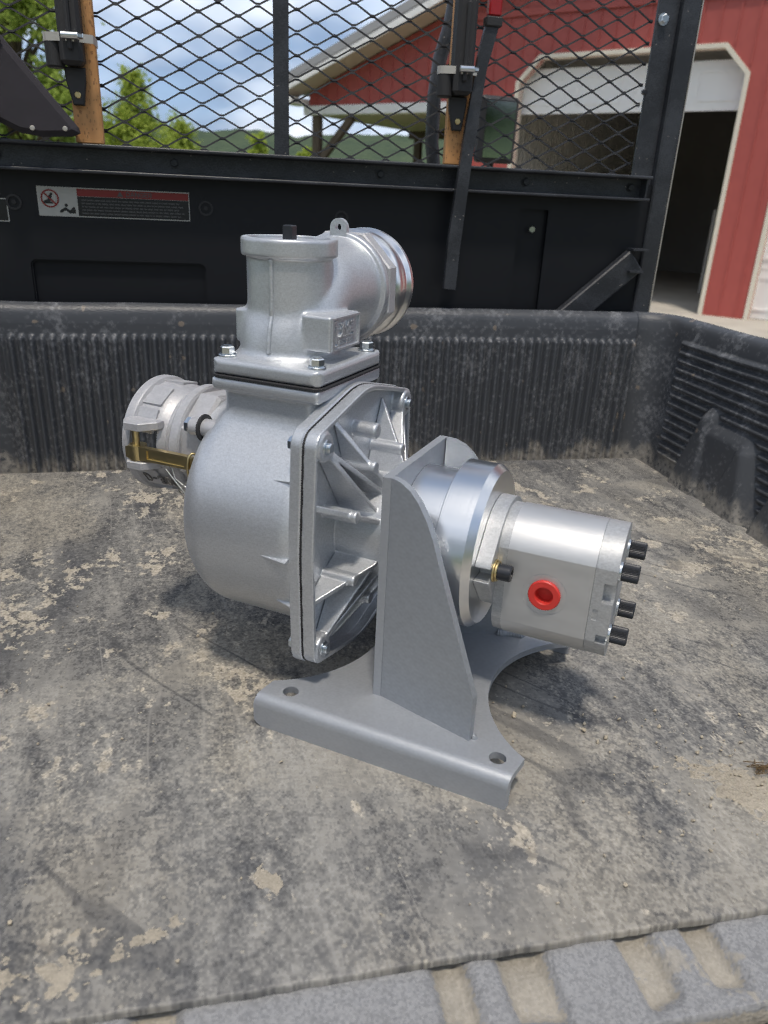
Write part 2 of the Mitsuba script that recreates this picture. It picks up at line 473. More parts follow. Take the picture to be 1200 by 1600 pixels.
bsdf('concrete', {'type': 'diffuse', 'reflectance': proc(lambda p, n, uv: mix((0.42, 0.39, 0.34), (0.55, 0.52, 0.46), fbm(p.x * 3, p.y * 3, 1.0, 4)))})
bsdf('grass', {'type': 'diffuse', 'reflectance': proc(lambda p, n, uv: mix((0.06, 0.09, 0.035), (0.115, 0.155, 0.06), fbm(p.x * 1.5, p.y * 1.5, 1.0, 5)))})
bsdf('gravel', {'type': 'diffuse', 'reflectance': proc(lambda p, n, uv: mix((0.20, 0.185, 0.16), (0.40, 0.37, 0.32), 0.6 * fbm(p.x * 9, p.y * 9, 1.0, 4) + 0.4 * noise(p.x * 90, p.y * 90)))})
bsdf('hill_green', {'type': 'diffuse', 'reflectance': proc(lambda p, n, uv: mix((0.055, 0.080, 0.060), (0.095, 0.125, 0.075), fbm(p.x * 0.22, p.y * 0.22, p.z * 0.5, 4)))})
for nm, c in (('leaf_light', (0.40, 0.48, 0.10)), ('leaf_mid', (0.34, 0.44, 0.10)), ('leaf_dark', (0.06, 0.13, 0.035))):
    bsdf(nm, {'type': 'principledthin', 'base_color': rgb(*c), 'roughness': 0.6, 'diff_trans': 0.9, 'spec_trans': 0.0})
bsdf('bark', {'type': 'diffuse', 'reflectance': rgb(0.10, 0.08, 0.06)})
bsdf('mirror_glass', {'type': 'roughconductor', 'material': 'none', 'specular_reflectance': rgb(0.75, 0.77, 0.77), 'alpha': 0.01})
bsdf('decal_white', {'type': 'principled', 'base_color': rgb(0.36, 0.36, 0.335), 'roughness': 0.4})
bsdf('decal_black', {'type': 'principled', 'base_color': rgb(0.012, 0.012, 0.013), 'roughness': 0.35})
bsdf('decal_red', {'type': 'principled', 'base_color': rgb(0.19, 0.018, 0.016), 'roughness': 0.4})
bsdf('decal_grey', {'type': 'principled', 'base_color': rgb(0.075, 0.075, 0.075), 'roughness': 0.45})
bsdf('reflector_red', {'type': 'principled', 'base_color': rgb(0.30, 0.012, 0.015), 'roughness': 0.15, 'clearcoat': 0.6})

# ---------------------------------------------------------------- setting: ground, hills
GZ = -0.80
n_ = 61
gx, gy = np.meshgrid(np.linspace(-1, 1, n_), np.linspace(-1, 1, n_), indexing='ij')
ex = np.sign(gx) * np.abs(gx) ** 3 * 900
ey = np.sign(gy) * np.abs(gy) ** 3 * 900
gz = np.full_like(ex, GZ)
put('lawn', grid(ex, ey, gz), 'grass', True, 'mown green lawn running away to the hills', kind='structure')
th = np.linspace(0, 2 * math.pi, 80)
rr = 1 + 0.12 * np.sin(3 * th + 1) + 0.06 * np.sin(7 * th)
yard = Polygon(np.c_[3.5 + 11 * rr * np.cos(th), 2.5 + 10 * rr * np.sin(th)])
put('gravel_yard', extr(yard, GZ - 0.05, GZ + 0.004), 'gravel', False, 'pale gravel yard under and around the vehicle', kind='structure')


def ridge(key, dist, height, seed, a0, a1, label):
    a = np.linspace(math.radians(a0), math.radians(a1), 420)
    t = np.linspace(0, 1, 26)
    A, Tt = np.meshgrid(a, t, indexing='ij')
    R = dist * (1 + 0.35 * Tt)
    base = height * (0.75 + 0.5 * meshkit.fbm(np.stack([np.cos(A) * 5, np.sin(A) * 5, A * 0], -1), 3, seed))
    bump = meshkit.fbm(np.stack([np.cos(A) * R / 7, np.sin(A) * R / 7, A * 0], -1), 4, seed + 5)
    Z = GZ - 1 + (base + 1) * np.sin(np.minimum(Tt * 1.2, 1) * math.pi / 2) + bump * height * 0.22 * np.minimum(Tt * 4, 1)
    put(key, grid(R * np.sin(A), R * np.cos(A), Z), 'hill_green', True, label, kind='structure')


ridge('wooded_hills', 230.0, 18.0, 3, -75, 60, 'wooded hills low on the horizon behind the screen')
ridge('wooded_hills_behind', 260.0, 20.0, 8, 95, 265, 'wooded hills on the far side of the lawn')


# ---------------------------------------------------------------- trees
def leaf_cloud(centres, radii, per, size, seed):
    r = np.random.default_rng(seed)
    pts = []
    for c, R in zip(centres, radii):
        # twigs fanning out of the clump's middle, leaves strung along them
        for _ in range(max(4, per // 16)):
            d = r.normal(size=3) + np.array([0, 0, 0.25])
            d /= np.linalg.norm(d)
            t = r.uniform(0.1, 1.0, (16, 1))
            pts.append(c + d * t * R * r.uniform(0.7, 1.7) + r.normal(0, 0.13 * R, (16, 3)))
    P = np.vstack(pts)
    n = len(P)
    u = r.normal(size=(n, 3))
    u /= np.linalg.norm(u, axis=1, keepdims=True)
    w = np.cross(u, r.normal(size=(n, 3)))
    w /= np.linalg.norm(w, axis=1, keepdims=True)
    s = size * r.uniform(0.6, 1.3, (n, 1))
    V = np.stack([P - u * s, P - w * s * 0.55, P + u * s, P + w * s * 0.55], 1).reshape(-1, 3)
    k = np.arange(n) * 4
    return trimesh.Trimesh(V, np.vstack([np.c_[k, k + 1, k + 2], np.c_[k, k + 2, k + 3]]), process=False)


def tree(key, x, y, h, w, leaf, label, seed, clumps=26, per=240, size=0.10, group=None, low=0.28):
    r = np.random.default_rng(seed)
    key_ = key
    n = 0
    while any(k.startswith(key_ + '__') for k in scene):
        n += 1
        key_ = f'{key}_{n:03d}'
    top = GZ + h
    parts = [tube([(x, y, GZ), (x + 0.05 * w, y, GZ + 0.3 * h), (x - 0.03 * w, y, GZ + 0.62 * h), (x, y, top - 0.08 * h)], [0.035 * h, 0.026 * h, 0.014 * h, 0.004 * h], 8)]
    cs, rs = [], []
    for i in range(clumps):
        t = r.uniform(low, 0.97)
        prof = math.sin(min(1.0, (t - low) / (1 - low) * 1.05 + 0.16) * math.pi) ** 0.45
        a = r.uniform(0, 2 * math.pi)
        d = w * prof * r.uniform(0.2, 0.85)
        c = np.array([x + d * math.cos(a), y + d * math.sin(a), GZ + t * h])
        cs.append(c)
        rs.append(w * r.uniform(0.13, 0.34))
        if i % 2 == 0:
            b = np.array([x, y, GZ + max(0.2, t - 0.2) * h])
            parts.append(tube([b, (b + c) / 2 + [0, 0, 0.03 * h], c], [0.010 * h, 0.007 * h, 0.003 * h], 5))
    put(key_ + '__trunk', cat_(*parts), 'bark', 40)
    put(key_ + '__crown', leaf_cloud(cs, rs, per, size, seed + 1), leaf, False)
    tag(key_, label, 'tree', group)


tree('broadleaf_tree', -2.95, 14.0, 5.4, 1.30, 'leaf_mid', 'leafy green tree filling the upper left corner behind the screen', 21, 95, 380, 0.048, low=0.2)
tree('young_tree', -2.30, 26.0, 4.35, 1.55, 'leaf_light', 'light green pointed tree right of the left wooden strip', 25, 70, 270, 0.062, low=0.05)
tree('young_tree', -1.15, 29.0, 3.2, 1.5, 'leaf_light', 'lower light green tree just right of the pointed tree', 27, 60, 270, 0.065, low=0.05)
tree('bush', 3.0, 60.0, 4.6, 2.0, 'leaf_light', 'small far yellow green bush left of the centre post', 31, 22, 160, 0.22, low=0.05)
tree('bush', 6.6, 58.0, 4.4, 2.3, 'leaf_light', 'small far yellow green bush right of the centre post', 33, 22, 160, 0.22, low=0.05)
for i, (x, y, h, w) in enumerate([(-9, -16, 9, 3.5), (-3, -21, 11, 4), (5, -19, 10, 4), (12, -17, 9, 3.6), (15, -9, 9, 3.4), (-14, -8, 9, 3.4)]):
    tree('shade_tree', x, y, h, w, 'leaf_dark', 'tall dark green tree across the lawn seen in mirrors', 50 + 3 * i, 30, 150, 0.22, group='trees across the lawn')

# ---------------------------------------------------------------- barn
BO, BD = np.array([6.639, 9.847, 0.0]), np.array([0.686, -0.728, 0.0])
BD /= np.linalg.norm(BD)
BN = np.array([-BD[1], BD[0], 0.0])          # into the building


def barn_m(mesh):
    """(s, depth, z) -> world"""
    m = mesh.copy()
    v = m.vertices
    m.vertices = BO + v[:, :1] * BD + v[:, 1:2] * BN + np.c_[np.zeros((len(v), 2)), v[:, 2]]
    return m


def roof_z(s):
    return 2.16 + 0.35 * (s + 7.7) if s < 2 else 2.16 + 0.35 * 9.7 - 0.35 * (s - 2)


def clip_open(s0, s1, z0, z1, c):
    return Polygon([(s0, z0), (s1, z0), (s1, z1 - c), (s1 - c, z1), (s0 + c, z1), (s0, z1 - c)])


wall_out = Polygon([(-4.2, GZ), (9.0, GZ), (9.0, roof_z(9.0) - 0.12), (2.0, roof_z(2) - 0.12), (-4.2, roof_z(-4.2) - 0.12)])
door1, door2 = clip_open(-3.16, 0.0, GZ - 0.01, 2.5, 0.31), clip_open(0.66, 3.8, GZ - 0.01, 2.5, 0.31)
wall = wall_out.difference(door1.buffer(0.0)).difference(door2)
pieces = [extr(wall, 0, 0.12, 'y')]
for s in np.arange(-4.1, 8.9, 0.229):
    strip = sbox(s, GZ, s + 0.022, roof_z(s) - 0.16).difference(door1.buffer(0.1)).difference(door2.buffer(0.1))
    if not strip.is_empty:
        pieces.append(extr(strip, -0.016, -0.0005, 'y'))
put('red_barn__front_wall', barn_m(cat_(*pieces)), 'barn_red', False)
gab = Polygon([(-7.25, 1.99), (-4.2, 1.99), (-4.2, roof_z(-4.2) - 0.12), (-7.25, roof_z(-7.25) - 0.12)])
gp = [extr(gab, 0.0, 0.10, 'y')]
for s in np.arange(-7.1, -4.25, 0.229):
    gp.append(box(s, s + 0.022, -0.016, -0.0005, 2.0, roof_z(s) - 0.16))
put('red_barn__porch_gable', barn_m(cat_(*gp)), 'barn_red', False)
put('red_barn__porch_beam', barn_m(box(-7.35, -4.21, -0.05, 0.14, 1.84, 1.985, 0.006)), 'white_paint', False)
for s, dpt in ((-7.12, 0.05), (-5.0, 3.4), (-7.12, 3.4)):
    pst = [box(s - 0.08, s + 0.08, dpt - 0.08 + 0.04, dpt + 0.08, GZ, 1.83, 0.006)]
    put('red_barn__porch_post', barn_m(cat_(*pst)), 'old_timber', False)
for (s0, z0, s1, z1, dpt) in ((-7.02, 1.15, -6.35, 1.80, 0.06), (-4.92, 1.15, -4.35, 1.75, 3.4), (-5.08, 1.15, -5.65, 1.75, 3.4)):
    ln = LineString([(s0, z0), (s1, z1)]).buffer(0.06, cap_style=2)
    put('red_barn__brace', barn_m(extr(ln, dpt - 0.02, dpt + 0.08, 'y')), 'old_timber', False)
put('red_barn__porch_ceiling', barn_m(box(-7.3, -4.25, 0.15, 6.0, 1.86, 1.90)), 'tan_soffit', False)
put('red_barn__porch_back_beam', barn_m(box(-7.3, -4.25, 3.3, 3.5, 1.72, 1.855)), 'old_timber', False)
# roof: slabs, fascia, soffit, rake trim
for sg, (sa, sb) in (('l', (-7.58, 2.0)), ('r', (2.0, 9.6))):
    za, zb = roof_z(sa), roof_z(sb)
    put('red_barn__roof', barn_m(extr(Polygon([(sa, za - 0.02), (sb, zb - 0.02), (sb, zb + 0.04), (sa, za + 0.04)]), -0.45, 9.0, 'y')), 'grey_metal', False)
    put('red_barn__rake_trim', barn_m(extr(Polygon([(sa, za + 0.042), (sb, zb + 0.042), (sb, zb + 0.17), (sa, za + 0.17)]), -0.47, -0.35, 'y')), 'grey_metal', False)
    put('red_barn__fascia', barn_m(extr(Polygon([(sa, za - 0.10), (sb, zb - 0.10), (sb, zb + 0.0), (sa, za + 0.0)]), -0.49, -0.452, 'y')), 'white_paint', False)
    put('red_barn__soffit', barn_m(extr(Polygon([(sa, za - 0.10), (sb, zb - 0.10), (sb, zb - 0.085), (sa, za - 0.085)]), -0.448, -0.001, 'y')), 'tan_soffit', False)
put('red_barn__eave_return', barn_m(box(-7.60, -7.27, -0.47, 0.1, 1.99, 2.09, 0.01)), 'white_paint', False)
put('red_barn__siding_trim', barn_m(box(-4.15, 8.9, -0.04, -0.018, 3.05, 3.14)), 'barn_red', False)


def door_trim(op, key):
    ring = op.buffer(0.055, join_style=2).difference(op).intersection(sbox(-20, GZ, 20, 5))
    put(key, barn_m(extr(ring, -0.03, 0.14, 'y')), 'cream_trim', False)


door_trim(door1, 'red_barn__door_trim')
door_trim(door2, 'red_barn__door_trim')


def sectional(key, s0, s1, z0, z1, dpt, rows, cols):
    out = [box(s0, s1, dpt, dpt + 0.05, z0, z1)]
    rh, cw = (z1 - z0) / rows, (s1 - s0) / cols
    for r_ in range(rows):
        for c in range(cols):
            a, b, e, g = s0 + c * cw + 0.09, s0 + (c + 1) * cw - 0.09, z0 + r_ * rh + 0.11, z0 + (r_ + 1) * rh - 0.11
            fr = sbox(a, e, b, g).difference(sbox(a + 0.03, e + 0.03, b - 0.03, g - 0.03))
            out.append(extr(fr, dpt - 0.014, dpt - 0.0005, 'y'))
        if r_:
            out.append(box(s0, s1, dpt - 0.008, dpt - 0.0006, z0 + r_ * rh - 0.008, z0 + r_ * rh + 0.008))
    return put(key, barn_m(cat_(*out)), 'white_paint', False)


sectional('red_barn__garage_door', -3.28, 0.12, 1.81, 2.40, 0.20, 1, 4)
labels['red_barn__garage_door'] = {'label': 'white garage door raised most of the way up'}
sectional('red_barn__garage_door', 0.56, 3.9, GZ + 0.02, 2.55, 0.16, 5, 4)
labels['red_barn__garage_door_001'] = {'label': 'closed white garage door at the right edge'}
corr = []
for t in np.arange(0.35, 8.0, 0.16):
    corr.append(box(-3.46, -3.425, t, t + 0.07, GZ, 2.7, 0.01))
corr.append(box(-3.50, -3.46, 0.13, 8.0, GZ, 2.7))
put('red_barn__inside_wall', barn_m(cat_(*corr)), 'inside_tin', False)
put('red_barn__inside_shell', barn_m(cat_(box(-3.5, 9.0, 8.0, 8.1, GZ, 2.7), box(0.30, 0.36, 0.3, 8.0, GZ, 2.7), box(-3.5, 9.0, 0.13, 8.1, 2.7, 2.78))), 'inside_dark', False)
put('red_barn__floor_slab', barn_m(box(-3.5, 9.0, -0.05, 8.0, GZ - 0.1, GZ + 0.012)), 'concrete', False)
put('red_barn__side_wall', barn_m(box(8.9, 9.0, 0.13, 9.0, GZ, 3.0)), 'barn_red', False)
put('red_barn__side_wall', barn_m(box(-4.2, -4.1, 0.13, 9.0, GZ, 3.2)), 'barn_red', False)
put('concrete_apron', barn_m(box(-3.6, 9.0, -1.6, -0.06, GZ - 0.1, GZ + 0.010)), 'concrete', False, 'pale concrete apron in front of the barn doors', kind='structure')
sh = [box(-0.75, 0.2, 3.0, 3.5, z, z + 0.03) for z in (-0.2, 0.4)] + [box(s, s + 0.04, 3.0, 3.5, GZ, 0.6) for s in (-0.75, 0.16)]
put('shelf_rack', barn_m(cat_(*sh)), 'inside_tin', False, 'dim metal shelf standing inside the open barn door', 'shelf')
tag('red_barn', 'red metal sided barn with white trim and an open garage door', 'barn')

# ---------------------------------------------------------------- bed liner (drop-in plastic) and rubber mat
XL, XR, YF, YB = -0.475, 0.975, 1.575, 0.30
RF = 0.055
path = []
for y in np.arange(YB, YF - RF, 0.006):
    path.append((XL, y, 1.0, 0.0, 0))
for a in np.linspace(0, 90, 16)[:-1]:
    t = math.radians(a)
    path.append((XL + RF - RF * math.cos(t), YF - RF + RF * math.sin(t), math.cos(t), -math.sin(t), 1))
for x in np.arange(XL + RF, XR - RF, 0.019 / 8):
    path.append((x, YF, 0.0, -1.0, 2))
for a in np.linspace(0, 90, 16)[:-1]:
    t = math.radians(a)
    path.append((XR - RF + RF * math.sin(t), YF - RF + RF * math.cos(t), -math.sin(t), -math.cos(t), 3))
for y in np.arange(YF - RF, YB, -0.004):
    path.append((XR, y, -1.0, 0.0, 4))
path = np.array(path)
prof = [(0.0, z) for z in np.linspace(-0.02, 0.300, 108)] + [(-0.001, 0.308), (-0.002, 0.316), (-0.004, 0.323), (-0.008, 0.329), (-0.014, 0.333), (-0.018, 0.335), (-0.021, 0.336), (-0.024, 0.335), (-0.0255, 0.332), (-0.026, 0.322), (-0.026, 0.26)]
prof = np.array(prof)
PX, PZ = np.meshgrid(np.arange(len(path)), np.arange(len(prof)), indexing='ij')
px, py, nx_, ny_, seg = path[PX, 0], path[PX, 1], path[PX, 2], path[PX, 3], path[PX, 4]
off, z = prof[PZ, 0], prof[PZ, 1]
ss = lambda a, b, t: (lambda q: q * q * (3 - 2 * q))(np.clip((t - a) / (b - a), 0, 1))
# upright ribs on the front wall
ph = np.cos(2 * math.pi * (px - 0.9305) / 0.019)
ribp = np.clip(0.5 + 0.85 * ph, 0, 1)
cap = 1 - ss(0.2705, 0.2785, z + 0.003 * (1 - ribp))
frib = 0.0115 * ribp * cap * (seg == 2) * ss(XL + RF, XL + RF + 0.01, px) * (1 - ss(0.938, 0.944, px))
# level ribs on the side walls
hz = np.clip(0.5 + 0.85 * np.cos(2 * math.pi * (z - 0.286) / 0.0192), 0, 1) * ss(0.030, 0.036, z) * (1 - ss(0.288, 0.296, z))
side = (seg == 4) | (seg == 0)
end = 1 - ss(1.486, 1.502, py)
srib = 0.0085 * hz * end * side


def lobe(y0, y1, t0, t1, zt):
    k = np.clip(z / zt, 0, 1)
    lo, hi = y0 + (t0 - y0) * k, y1 + (t1 - y1) * k
    return ss(lo - 0.006, lo + 0.034, py) * (1 - ss(hi - 0.020, hi + 0.004, py)) * (1 - ss(zt - 0.034, zt + 0.006, z))


bul = np.zeros_like(z)
for s0 in (0.0, -0.275, -0.55):
    l1, l2 = lobe(1.282 + s0, 1.412 + s0, 1.300 + s0, 1.345 + s0, 0.192), lobe(1.132 + s0, 1.268 + s0, 1.175 + s0, 1.215 + s0, 0.158)
    web = lobe(1.12 + s0, 1.412 + s0, 1.18 + s0, 1.345 + s0, 0.165)
    bul = np.maximum(bul, np.maximum(np.maximum(l1 * (0.030 - 0.04 * z), l2 * (0.031 - 0.04 * z)), web * 0.020))
bul = bul * side
disp = np.where(bul > 0.002, np.maximum(bul, srib * np.clip(1 - bul / 0.012, 0, 1)), srib) + frib
disp += 0.0016 * (meshkit.fbm(np.stack([px * 9, py * 9, z * 9], -1), 3, 5) - 0.5)
wav = 0.004 * (meshkit.noise(np.stack([px * 6, py * 6, z * 0], -1), 2) - 0.5) * (z > 0.25)
# walls lean a little outward
lean = -0.012 * z / 0.3 * (seg != 2)
o = off + disp + lean
put('bed_liner__side_walls', grid(px + nx_ * o, py + ny_ * o, z + wav), 'liner_plastic', True)
# liner floor with grooves, showing behind the mat
xs = np.arange(XL, XR + 0.001, 0.0025)
ys = np.concatenate([[0.314, 0.3145, 0.316], np.arange(0.318, 0.47, 0.004), [0.6, 1.58]])
FX, FY = np.meshgrid(xs, ys, indexing='ij')
gro = np.zeros_like(FX)
for a, b in ((-0.42, -0.385), (-0.33, -0.30), (-0.25, -0.215), (-0.165, -0.135), (-0.085, -0.05), (0.142, 0.170), (0.196, 0.236), (0.300, 0.331), (0.360, 0.388), (0.455, 0.485), (0.53, 0.56), (0.62, 0.65), (0.70, 0.735), (0.80, 0.83), (0.89, 0.92)):
    gro = np.maximum(gro, ss(a - 0.006, a + 0.007, FX) * (1 - ss(b - 0.007, b + 0.006, FX)))
taper = ss(0.322, 0.338, FY - 0.006 * np.sin(FX * 40))
FZ = -0.0078 - 0.011 * gro * taper + 0.0012 * (meshkit.fbm(np.stack([FX * 60, FY * 60, FX * 0], -1), 3, 3) - 0.5)
FZ[:, 0] = -0.030
FZ[:, 1] = -0.012
put('bed_liner__floor', grid(FX, FY, FZ), 'floor_plastic', True)
tag('bed_liner', 'scuffed black ribbed plastic liner of the cargo bed', 'bed liner')

mx = np.arange(-0.468, 0.9621, 0.006)
my = np.concatenate([[0.0, 0.0, 0.0005, 0.002, 0.005], np.arange(0.010, 1.176, 0.008)])
mzp = np.concatenate([[-0.0072, -0.0030, -0.0010, -0.0002, 0.0], np.zeros(len(my) - 5)])
MX, MY = np.meshgrid(mx, my, indexing='ij')
MZ = np.broadcast_to(mzp, MX.shape).copy()
edge = 0.386 + 0.004 * (meshkit.fbm(np.stack([MX * 7, MX * 0, MX * 0], -1), 3, 9) - 0.5) + 0.0012 * (meshkit.noise(np.stack([MX * 160, MX * 0, MX * 0], -1), 4) - 0.5)
MYw = MY + edge
wave = meshkit.fbm(np.stack([MX * 5, MYw * 5, MX * 0], -1), 3, 2) - 0.5
near = np.exp(-((MX - 0.22) ** 2 + (MYw - 0.75) ** 2) / 0.09)
MZ += np.where(mzp > -0.01, 0.003 * wave * (1 - near) * ss(0, 0.05, MY), 0)
put('rubber_mat', grid(MX, MYw, MZ), 'mat_rubber', True, 'dusty black rubber mat on the cargo bed floor under the pump', 'mat')


# loose sand, grit and crumbs on the mat
def mound(cx, cy, rx, ry, h, rot, seed):
    n = 110
    U, V = np.meshgrid(np.linspace(-1.25, 1.25, n), np.linspace(-1.25, 1.25, n), indexing='ij')
    r = np.sqrt(U * U + V * V)
    x, y = U * rx, V * ry
    c, s = math.cos(rot), math.sin(rot)
    X, Y = cx + c * x - s * y, cy + s * x + c * y
    q = np.stack([X * 45, Y * 45, X * 0 + seed], -1)
    hh = h * (0.72 - 0.85 * r ** 1.5 - 2.6 * (meshkit.fbm(q * 1.6, 5, seed) - 0.46) + 0.5 * (meshkit.noise(q * 14, seed) - 0.5))
    return grid(X, Y, np.clip(hh, -0.003, 0.8 * h) - 0.0010)


def crumb(c, s, r):
    m = trimesh.creation.icosahedron()
    m.vertices = m.vertices * (s * r.uniform(0.6, 1.2, 3)) + r.normal(0, s * 0.18, m.vertices.shape)
    m.apply_transform(trimesh.transformations.random_rotation_matrix(r.random(3)))
    m.apply_translation((c[0], c[1], 0.0015 + s * 0.3))
    return m


for i, (cx, cy, rx, ry, h, ro) in enumerate([(0.528, 0.505, 0.075, 0.036, 0.0030, -0.5), (0.490, 0.552, 0.050, 0.024, 0.0024, -0.4), (-0.135, 0.430, 0.070, 0.030, 0.0020, 0.35), (-0.065, 0.452, 0.042, 0.018, 0.0018, 0.5), (0.020, 0.480, 0.028, 0.020, 0.0018, 1.2)]):
    lab = ['tan patch of loose sand at the right edge of the mat', 'small tan sand patch just behind the right edge sand patch', 'tan caked sand patch near the lower left corner of the photo', 'thin tan sand patch right of the lower left corner patch', 'small tan mud cake in front of the pump base left of centre'][i]
    put('sand_patch', mound(cx, cy, rx, ry, h, ro, 3 + i), 'sand', True, lab, 'sand')
r_ = np.random.default_rng(5)
cr = []
for _ in range(420):
    if r_.random() < 0.5:
        c = (r_.normal(0.50, 0.055), r_.normal(0.535, 0.05))
    else:
        c = (r_.uniform(-0.3, 0.75), r_.uniform(0.41, 1.0))
    cr.append(crumb(c, 0.0006 + 0.0016 * r_.random() ** 3, r_))
put('grit', cat_(*cr), 'pebble', False, 'scattered crumbs of dry tan grit on the mat', kind='stuff')
CL = {(0.315, 0.665): 'pale dirt clod on the mat nearest the curved right edge of the pump base', (0.385, 0.628): 'flat pale dirt clod on the mat, leftmost of the row right of the pump base', (0.404, 0.612): 'largest pale dirt clod in the row right of the pump base', (0.392, 0.607): 'small pale dirt clod just left of the largest one', (0.435, 0.640): 'pale dirt clod on the mat, rightmost of the row beside the pump', (0.325, 0.72): 'tiny pale dirt clod in the shade of the motor'}
for c, s in (((0.315, 0.665), 0.0040), ((0.385, 0.628), 0.0032), ((0.404, 0.612), 0.0036), ((0.392, 0.607), 0.0024), ((0.435, 0.640), 0.0026), ((0.325, 0.72), 0.0018)):
    put('clod', crumb(c, s, r_), 'pebble', False, CL[c], 'dirt clod', 'clods beside the pump base')
straw = [tube([(0.548 + r_.normal(0, 0.006), 0.540 + r_.normal(0, 0.004), 0.003), (0.548 + r_.normal(0, 0.008), 0.540 + r_.normal(0, 0.005), 0.006 + 0.003 * r_.random()), (0.548 + r_.normal(0, 0.01), 0.540 + r_.normal(0, 0.006), 0.003)], 0.0005, 5) for _ in range(14)]
put('straw_tuft', cat_(*straw), 'straw', True, 'tiny brown tuft of dry straw in the right hand sand', 'straw')

# ---------------------------------------------------------------- utility vehicle: headboard, screen, posts, rail
UV = 'utility_vehicle'
put(UV + '__bed_shell', cat_(box(XL - 0.075, XL - 0.062, 0.29, 1.66, -0.16, 0.30), box(XR + 0.062, XR + 0.075, 0.29, 1.66, -0.16, 0.30), box(XL - 0.06, XR + 0.06, 0.29, 1.66, -0.12, -0.05)), 'black_paint', False)
put(UV + '__tailgate', box(XL - 0.03, XR + 0.03, 0.02, 0.308, -0.048, -0.022, 0.004), 'floor_plastic', False)
panel = [box(-0.62, 0.93, 1.631, 1.637, 0.18, 0.60)]
ind = sbox(-0.346, 0.30, -0.04, 0.398).buffer(0.012)
pan_poly = sbox(-0.62, 0.18, 0.93, 0.60).difference(ind).difference(sbox(0.632, 0.18, 0.69, 0.536).buffer(0.004))
panel = [extr(pan_poly, 1.630, 1.634, 'y'), box(-0.66, 0.96, 1.642, 1.646, 0.16, 0.60)]
lip = LineString(list(ind.exterior.coords)).buffer(0.002)
panel.append(extr(ind.buffer(0.0005).difference(ind.buffer(-0.003)), 1.6345, 1.642, 'y'))
put(UV + '__rear_panel', cat_(*panel), 'panel_paint', False)
for x, z in ((-0.373, 0.511), (-0.023, 0.514), (0.246, 0.507)):
    ring = Point(x, z).buffer(0.014).difference(Point(x, z).buffer(0.010))
    put(UV + '__rear_panel__grommet', cat_(extr(ring, 1.6275, 1.6298, 'y'), cyl((x, 1.6298, z), (x, 1.628, z), 0.004, 14)), 'black_rubber', False)
put(UV + '__rear_panel__bolt', hexprism((0.659, 1.630, 0.500), (0.659, 1.623, 0.500), 0.013), 'steel_wire', False)
# channel rail
ZA, ZB = 0.566, 0.6155
ch_ = Polygon([(1.590, ZB - 0.006), (1.590, ZB), (1.630, ZB), (1.630, ZA), (1.590, ZA), (1.590, ZA + 0.006), (1.622, ZA + 0.006), (1.624, ZA + 0.008), (1.624, ZB - 0.008), (1.622, ZB - 0.006)])
ch = ch_.buffer(-0.0022).buffer(0.0022, 6).buffer(0.001).buffer(-0.001)
put(UV + '__channel_rail', cat_(extr(ch, -0.64, 0.903, 'x'), box(0.896, 0.900, 1.600, 1.6238, ZA + 0.0065, ZB - 0.0065)), 'black_paint', 40)
for x in (-0.39, -0.078, 0.322, 0.632, 0.872):
    put(UV + '__channel_rail__bolt', cat_(hexprism((x, 1.6238, 0.592), (x, 1.617, 0.592), 0.013), cyl((x, 1.6239, 0.592), (x, 1.6222, 0.592), 0.0095, 20)), 'black_oxide', False)
# screen posts
put(UV + '__right_post', cat_(box(0.880, 0.926, 1.6375, 1.6455, 0.33, 1.42, 0.001), box(0.9265, 0.966, 1.622, 1.66, 0.30, 1.42, 0.003)), 'black_paint', False)
put(UV + '__right_post__worn_edge', box(0.9663, 0.9685, 1.6230, 1.630, 0.31, 1.0), 'bright_edge', False)
put(UV + '__right_post__bolt', cat_(hexprism((0.893, 1.6370, 0.905), (0.893, 1.626, 0.905), 0.015), cyl((0.893, 1.6373, 0.905), (0.893, 1.635, 0.905), 0.011, 20)), 'zinc', False)
put(UV + '__right_post__bolt', hexprism((0.876, 1.640, 0.775), (0.876, 1.630, 0.775), 0.010), 'black_oxide', False)
put(UV + '__centre_post', box(0.112, 0.1405, 1.6305, 1.638, 0.6157, 1.42, 0.001), 'black_paint', False)
put(UV + '__left_post', box(-0.60, -0.56, 1.625, 1.66, 0.30, 1.42, 0.003), 'black_paint', False)
put(UV + '__top_rail', box(-0.60, 0.966, 1.625, 1.66, 1.421, 1.46, 0.003), 'black_paint', False)
